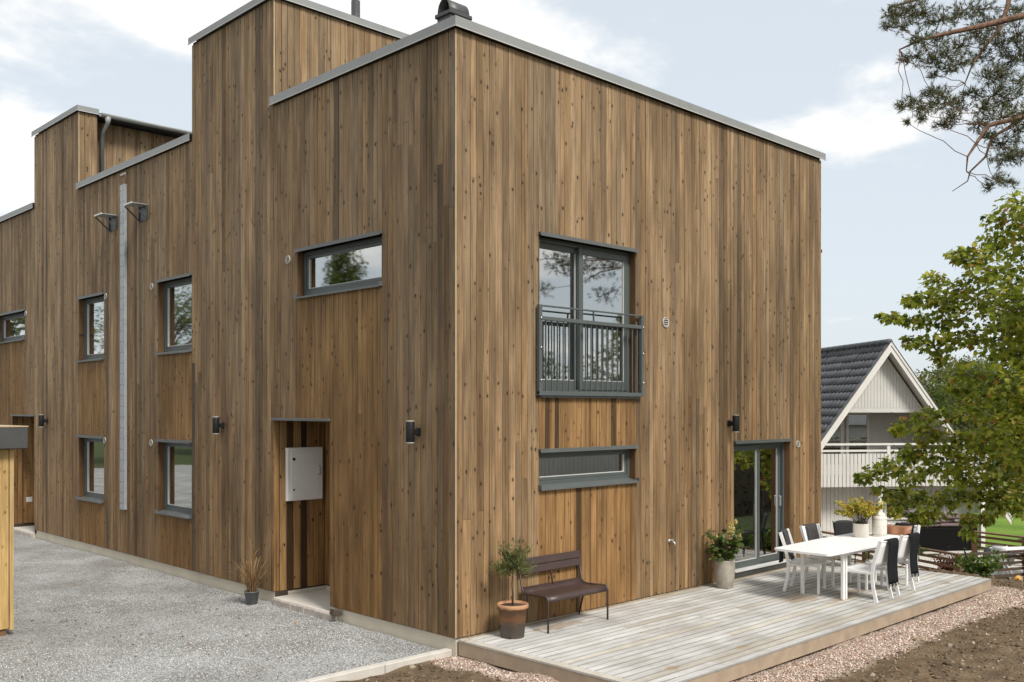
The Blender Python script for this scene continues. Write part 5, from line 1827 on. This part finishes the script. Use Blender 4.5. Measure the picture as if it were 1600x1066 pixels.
# the rest of the crown, outside the picture to the right
for k in range(70):
    a = rr.uniform(0, 6.28)
    CL.append((1700 + 130 * math.cos(a) * rr.random() ** .5, 520 + 240 * math.sin(a) * rr.random() ** .5, 34, 18.2 + rr.uniform(-2.2, 2.2)))
cs, dirs = [], []
nodes = [(p, .12) for p in trunk[1:]]
sprays = []
for (u, v, r_, D_p) in CL:
    c = at(u, v, D_p + rr.uniform(-.35, .35))
    sprays.append(((Vector((c.x, c.y, 0)) - Vector((12.5, -3.2, 0))).length, c, r_ / 1514 * D_p))
sprays.sort(key=lambda q: q[0])
for (dist, c, rad) in sprays:
    # grow from the nearest wood already there, preferring wood nearer the trunk and lower
    b, rb = min(nodes, key=lambda q: (q[0] - c).length + max(0, q[0].z - c.z) * .8)
    L = (c - b).length
    r0 = max(.006, min(rb * .75, .010 + .012 * L))
    pts = wander(b, c, 5, .07, rr)
    tkm.tube([p - MO for p in pts], [r0 * (1 - q / 7.0) for q in range(6)], 6)
    nodes += [(pts[3], r0 * .6), (c, r0 * .4)]
    for q in range(4):
        e = c + Vector((rr.gauss(0, 1), rr.gauss(0, 1), rr.gauss(0, .7))) * rad * .8
        tkm.tube([c - MO, c.lerp(e, .5) - MO + Vector((0, 0, .02)), e - MO], [.006, .004, .002], 4)
    nl = int(42 + 96 * (rad / .35) ** 1.6)
    for q in range(nl):
        d = Vector((rr.gauss(0, 1), rr.gauss(0, 1), rr.gauss(0, 1)))
        d = d.normalized() * rr.random() ** .42
        cs.append(c + Vector((d.x * rad * 1.25, d.y * rad * 1.25, d.z * rad * .95)) - MO)
        dirs.append(d + (c - b).normalized() * .5)
tkm.build('trunk', M['bark'], mp)
cs = np.array(cs); dirs = np.array(dirs)
n = len(cs)
tt = tints(n, [(.20, .255, .042), (.30, .36, .056), (.41, .455, .075), (.54, .51, .10), (.55, .28, .09), (.11, .14, .026)], [3.4, 5, 4.4, 2.2, .45, 1.8], .14)
leaves('crown', M['leaf'], mp, cs, rng.uniform(.07, .140, n), MAPLE, MAPLE_F, tt, dirs, .55, .7)

# ------------------------------------------------------------------ pine, trunk out of the picture to the right
PO = Vector((13.2, -6.2, -.8))
pn = thing('pine_tree', PO, 'pine tree whose needled branches reach in at the top right', 'tree')
rr = random.Random(29)
tkp = MB()
ptr = [PO + Vector((0, 0, -.2)), PO + Vector((.05, .0, 3)), PO + Vector((-.05, .1, 6)), PO + Vector((-.1, .15, 9)), PO + Vector((-.2, .2, 11.5)), PO + Vector((-.2, .2, 13.5))]
tkp.tube([p - PO for p in ptr], [.24, .21, .18, .13, .07, .02], 10)
tips = []


def limb(pts, r0, r1):
    n_ = len(pts)
    tkp.tube([Vector(p) - PO for p in pts], [r0 + (r1 - r0) * i / (n_ - 1) for i in range(n_)], 7)


def twig(b, e, r0, depth=0):
    pts = wander(b, e, 5, .07, rr)
    limb(pts, r0, .004)
    return pts


# main boughs as they cross the corner of the sky
B1 = [at(1760, 10, 13.4), at(1680, 18, 13.2), at(1600, 25, 13.0), at(1530, 42, 12.9), at(1477, 53, 12.8), at(1440, 62, 12.7), at(1405, 78, 12.7)]
B2 = [at(1600, -60, 13.6), at(1580, -20, 13.5), at(1574, 12, 13.4), at(1562, 45, 13.3), at(1536, 77, 13.2), at(1520, 100, 13.1), at(1508, 130, 13.0)]
B3 = [at(1740, 150, 12.6), at(1660, 170, 12.5), at(1600, 183, 12.4), at(1545, 196, 12.3), at(1525, 225, 12.25), at(1512, 245, 12.2), at(1510, 268, 12.2)]
B4 = [at(1720, -60, 14.2), at(1640, -50, 14.0), at(1560, -30, 13.9), at(1490, -14, 13.8), at(1430, 0, 13.7), at(1390, 12, 13.7)]
limb([ptr[3]] + B1, .075, .009)
limb([B4[1]] + B2, .05, .007)
limb([ptr[2] + Vector((0, 0, 1.6))] + B3, .055, .006)
limb([ptr[3] + Vector((0, 0, .8))] + B4, .08, .012)
limb([B3[2], at(1575, 200, 12.4), at(1550, 215, 12.3), at(1540, 245, 12.3), at(1516, 268, 12.3), at(1512, 283, 12.3), at(1488, 299, 12.3)], .025, .004)
# sprays of needles: (column, row, radius px, depth)
SP = [(1395, 22, 20, 13.2), (1420, 15, 22, 13.4), (1390, 40, 10, 13.1), (1410, 42, 14, 13.0), (1445, 20, 22, 13.6), (1470, 30, 20, 13.3), (1432, 60, 16, 12.8), (1465, 62, 18, 12.9), (1415, 92, 9, 12.8), (1435, 88, 16, 12.9), (1458, 96, 20, 12.8), (1480, 88, 20, 12.9),
      (1500, 70, 18, 13.0), (1500, 98, 16, 12.9), (1485, 108, 9, 12.8), (1500, 20, 20, 13.6), (1530, 15, 22, 13.8), (1555, 35, 20, 13.5), (1525, 48, 16, 13.3), (1540, 60, 18, 13.1), (1565, 70, 22, 13.2), (1590, 55, 24, 13.4), (1590, 15, 20, 13.7), (1580, 95, 22, 13.0), (1600, 85, 20, 13.0),
      (1545, 115, 20, 13.0), (1560, 120, 18, 12.9), (1530, 90, 16, 13.0), (1460, 118, 7, 12.7), (1455, 142, 12, 12.7), (1470, 145, 14, 12.7), (1425, 160, 12, 12.6), (1440, 168, 14, 12.6), (1455, 165, 12, 12.7), (1410, 165, 9, 12.6), (1480, 160, 18, 12.7), (1490, 182, 16, 12.6), (1502, 165, 14, 12.8), (1475, 195, 12, 12.6), (1440, 185, 8, 12.6),
      (1418, 192, 4, 12.6), (1550, 150, 24, 12.6), (1575, 155, 26, 12.5), (1595, 130, 22, 12.8), (1535, 170, 16, 12.5), (1565, 185, 22, 12.4), (1590, 205, 22, 12.3), (1530, 195, 14, 12.4), (1545, 212, 12, 12.3), (1565, 222, 16, 12.3), (1560, 250, 14, 12.3), (1580, 245, 16, 12.3), (1555, 280, 12, 12.3), (1598, 240, 16, 12.3), (1575, 285, 10, 12.3), (1600, 175, 20, 12.4), (1515, 145, 10, 12.8), (1545, 292, 7, 12.3)]
inview = len(SP)
# the remaining crown above and to the right, out of the picture but mirrored in the balcony door
for k in range(150):
    a = rr.uniform(0, 6.28); q = rr.uniform(.25, 1) * 5.2; z_ = rr.uniform(6.9, 13.0)
    q *= 1 - max(0, (z_ - 9.5)) / 5
    p = PO + Vector((math.cos(a) * q, math.sin(a) * q, z_))
    rel = p - CAM
    dep = rel.dot(DEP); lat = rel.dot(LAT)
    if dep > 1:
        u_ = 800 + 1513.97 * lat / dep; v_ = 638.8 - 1513.97 * rel.z / dep
        if u_ < 1660 and v_ > -60:
            continue
    SP.append((None, p, 34, 13))
pts_n, tn = [], []
ref = [Vector(p) for p in B1 + B2 + B3 + B4]
for (u, v, r_, D_p) in SP:
    if u is None:
        c = v; rad = .38
        i = min(int((c.z - PO.z) / 3), 4)
        b = ptr[i].lerp(ptr[i + 1], .6)
        limb(wander(b, c, 4, .04, rr), .03, .005)
        nt = 60
    else:
        c = at(u, v, D_p + rr.uniform(-.4, .4)); rad = r_ / 1514 * D_p * 1.05
        b = min(ref, key=lambda q: (q - c).length)
        if rr.random() < .75:
            twig(b, c, .0055)
        nt = int(9 + 54 * (rad / .17) ** 1.5)
    for q in range(nt):
        d = Vector((rr.gauss(0, 1), rr.gauss(0, 1), rr.gauss(0, 1))).normalized() * rr.random() ** .5
        p = c + Vector((d.x * rad * 1.3, d.y * rad * 1.3, d.z * rad * .85))
        if rr.random() < .22:
            tkp.tube([Vector(c.lerp(p, .1)) - PO, c.lerp(p, .6) + Vector((0, 0, -.02)) - PO, p - PO], [.005, .004, .0025], 4)
        ax = (d + Vector((rr.gauss(0, .4), rr.gauss(0, .4), rr.gauss(.3, .4)))).normalized()
        tips.append((p - PO, ax, u is None))
for (p, ax, outside) in tips:
    for q in range(7 if outside else 13):
        d = (ax * .9 + Vector((rr.gauss(0, .55), rr.gauss(0, .55), rr.gauss(0, .55)))).normalized()
        L = rr.uniform(.045, .085) * (1.8 if outside else 1)
        s = d.cross(Vector((rr.gauss(0, 1), rr.gauss(0, 1), rr.gauss(0, 1)))).normalized() * (.0085 if outside else .0036)
        q0 = p + ax * rr.uniform(-.05, .03)
        pts_n.append([tuple(q0 - s), tuple(q0 + s), tuple(q0 + d * L)])
tkp.build('trunk', M['pinebark'], pn)
pa = np.array(pts_n)
poly_cloud('needles', M['needle'], pn, pa, [(0, 1, 2)], tints(len(pa), [(.055, .066, .025), (.085, .10, .036), (.14, .15, .055), (.16, .11, .06)], [4, 4, 2, .6]))


# ------------------------------------------------------------------ broadleaf trees far off and those mirrored in the glass
def far_tree_mesh(seed, n_cl=46, per=95):
    r = np.random.default_rng(seed)
    q = random.Random(seed)
    tk_ = MB()
    tk_.tube([(0, 0, -.3), (.02, .03, .25), (.0, .0, .5), (.02, .01, .8)], [.030, .024, .016, .006], 8)
    cen = []
    for k in range(n_cl):
        a = q.uniform(0, 6.28); el = q.uniform(-.5, 1.45)
        rad = q.uniform(.15, .34)
        c = Vector((math.cos(a) * math.cos(el) * rad, math.sin(a) * math.cos(el) * rad, .60 + math.sin(el) * rad * 1.15))
        tk_.tube([(0, 0, max(.2, c.z - .25)), Vector((0, 0, max(.2, c.z - .2))).lerp(c, .6), c], [.008, .005, .002], 5)
        s = q.uniform(.06, .11)
        for j in range(per):
            d = Vector((q.gauss(0, 1), q.gauss(0, 1), q.gauss(0, .8)))
            d = d.normalized() * q.random() ** .4 * s
            cen.append(c + d)
    cen = np.array(cen)
    return tk_, cen, r


def far_tree(loc, H, label, cols, wts, seed, wide=1.0, leaf=.022, group=None, n_cl=46, per=95):
    t_ = thing('broadleaf_tree', loc, label, 'tree', group)
    tk_, cen, r = far_tree_mesh(seed, n_cl, per)
    sc_ = np.array([H * wide, H * wide, H])
    tk_.v = [tuple(np.array(p) * sc_) for p in tk_.v]
    tk_.build('trunk', M['bark'], t_)
    c = cen * sc_
    leaves('crown', M['leaf'], t_, c, r.uniform(leaf * .7, leaf * 1.4, len(c)) * H, LEAF * np.array([1.5, 1, 1]), LEAF_F, tints(len(c), cols, wts, .16, r), cen - np.array([0, 0, .55]), .2, .8, r)
    return t_


G1 = ([(.075, .105, .032), (.12, .155, .045), (.18, .21, .065)], [4, 4, 2])
G2 = ([(.10, .12, .05), (.15, .165, .07), (.21, .21, .09)], [4, 4, 2])  # paler, greyer greens paint distance haze into the leaves
F = lambda u, D_, z_=-1.5: (lambda p: (p.x, p.y, z_))(at(u, 638, D_))
far_tree(F(1470, 58), 7.0, 'dark distant tree right behind the white gable', *G2, 101, 1.3, group='distant trees behind the maple')
far_tree(F(1545, 52), 7.0, 'distant green tree behind the maple, middle of the far row', *G1, 102, 1.4, group='distant trees behind the maple')
far_tree(F(1620, 60), 8.5, 'tall distant tree at the right edge behind the maple', *G2, 103, 1.2, group='distant trees behind the maple')
far_tree(F(1510, 75), 8.4, 'farthest hazy tree behind the white house', *G2, 104, 1.5, group='distant trees behind the maple')
far_tree(F(1440, 66), 6.4, 'low far tree just right of the white roof', *G1, 105, 1.2, group='distant trees behind the maple')
far_tree(F(1590, 47), 5.4, 'round far tree above the lawn fence', *G1, 106, 1.4, group='distant trees behind the maple')
# across the yard, seen only as reflections in the left windows
far_tree((-24, 38.0, -.05), 12.4, 'leafy tree across the yard mirrored in the wide upper window', *G1, 111, .40, leaf=.012, n_cl=44, per=170)
far_tree((-15, 42, -.05), 10, 'broad tree across the yard mirrored in the windows by the channel', *G1, 112, 1.1, leaf=.013, n_cl=44, per=150)
far_tree((-12, 58, -.05), 11, 'tree at the far end of the yard mirrored in the farthest windows', *G1, 113, 1.2, n_cl=34, per=70)
far_tree((-17, 27, -.05), 5.5, 'young tree across the yard mirrored low in the long wall glass', *G1, 114, 1.1, n_cl=30, per=60)
# beyond the garden, seen only as reflections in the gable glass
far_tree((27, -17, -.8), 8.5, 'dark tree down the garden mirrored in the patio door', *G1, 115, 1.2, n_cl=34, per=70)
far_tree((22, -21, -.8), 6.5, 'bushy tree down the garden mirrored low in the balcony door', *G1, 116, 1.4, n_cl=34, per=70)
far_tree((34, -22, -.8), 9, 'broad tree at the garden end mirrored in the patio door', *G1, 117, 1.3, n_cl=34, per=70)
far_tree((16, -24, -.4), 6.0, 'round tree by the white cottage mirrored in the balcony door', *G1, 118, 1.3, n_cl=34, per=70)

hg = thing('added_hedge', (24.5, -10.2, -.9), 'dense dark hedge added out of view to darken the patio door reflection', 'hedge')  # unseen hedge, added to block bright grass from the door's reflection
MB().box(-7.4, 7.4, -.35, .35, 0, 2.0).build('branches', M['fenced'], hg)
hc = np.stack([rng.uniform(-7.8, 7.8, 9000), rng.normal(0, .42, 9000), rng.uniform(.05, 2.45, 9000)], -1)
leaves('foliage', M['leaf'], hg, hc, rng.uniform(.08, .16, 9000), LEAF * np.array([1.4, 1, 1]), LEAF_F, tints(9000, [(.03, .05, .016), (.055, .08, .022), (.09, .11, .03)], [4, 4, 1]), None, .2)

# red-roofed cottage across the yard, and a white-sided cottage down the garden (mirrored in the glass)
rc_ = thing('red_roof_cottage', (-27, 47.5, -.05), 'pale cottage with a red tiled roof across the yard, mirrored in the wide upper window', 'house', None, R(35))
MB().box(-5, 5, -3.5, 3.5, 0, 7.4).build('wall', M['sidingw'], rc_)
MB()._add([(-5.4, -4, 7.3), (5.4, -4, 7.3), (5.4, 4, 7.3), (-5.4, 4, 7.3), (-5.4, 0, 10.9), (5.4, 0, 10.9)], [(0, 1, 5, 4), (2, 3, 4, 5), (0, 4, 3), (1, 2, 5), (3, 2, 1, 0)]).build('roof', M['redroof'], rc_)
for x_ in (-3, 0, 3):
    MB().box(x_ - .5, x_ + .5, -3.56, -3.5, 1.2, 2.6).build('window', M['frame'], rc_)
wc_ = thing('white_cottage', (17.5, -13.5, -.6), 'white board-sided cottage down the garden, mirrored in the low gable window', 'house', None, R(6))
MB().box(-3.8, 3.8, -2.5, 0, 0, 2.75).build('wall', M['sidingw'], wc_)
bm_ = MB().box(0, .16, 0, .025, 0, 2.7).mesh('siding_board', M['sidingw'])
x = -3.8
while x < 3.7:
    put(bm_, 'siding_board', wc_, (x, .002, .02))
    x += .185
MB()._add([(-4.1, .35, 2.7), (4.1, .35, 2.7), (4.1, -2.8, 2.7), (-4.1, -2.8, 2.7), (-4.1, -1.2, 3.7), (4.1, -1.2, 3.7)], [(0, 4, 5, 1), (2, 5, 4, 3), (0, 3, 4), (1, 5, 2), (0, 1, 2, 3)]).build('roof', M['tile'], wc_)

# ------------------------------------------------------------------ things behind the glass
lp = thing('paper_lamp', (.95, 7.40, 4.75), 'round white paper lamp inside the upper window right of the channel', 'lamp')
MB().lathe([(.02, -.42), (.18, -.38), (.33, -.25), (.40, -.08), (.40, .08), (.33, .25), (.18, .38), (.02, .42)], 24).build('lamp_shade', M['white'], lp)
MB().tube([(0, 0, .42), (0, 0, 2.5)], .006, 6).build('cord', M['black'], lp)


def curtain(name, x0, x1, y0, y1, z0, z1, label, mat):
    """folded cloth hanging between two floor points"""
    n_ = 40
    top, bot = [], []
    a, b = Vector((x0, y0, 0)), Vector((x1, y1, 0))
    d = (b - a).normalized(); nn_ = Vector((-d.y, d.x, 0))
    gg = []
    for z_ in (z0, (z0 + z1) / 2, z1):
        gg.append([tuple(a.lerp(b, k / n_) + nn_ * .03 * math.sin(k * 1.3) + Vector((0, 0, z_))) for k in range(n_ + 1)])
    o = MB().sheet(gg, .003).build(name, mat)
    tag(o, label, 'curtain')


curtain('curtain', .34, .34, 1.50, 1.85, 4.3, 5.5, 'white curtain at the right end of the wide upper window', M['greythrow'])
curtain('curtain', 1.50, 1.85, .33, .33, 3.0, 5.3, 'pale curtain at the left of the balcony door', M['plaster'])
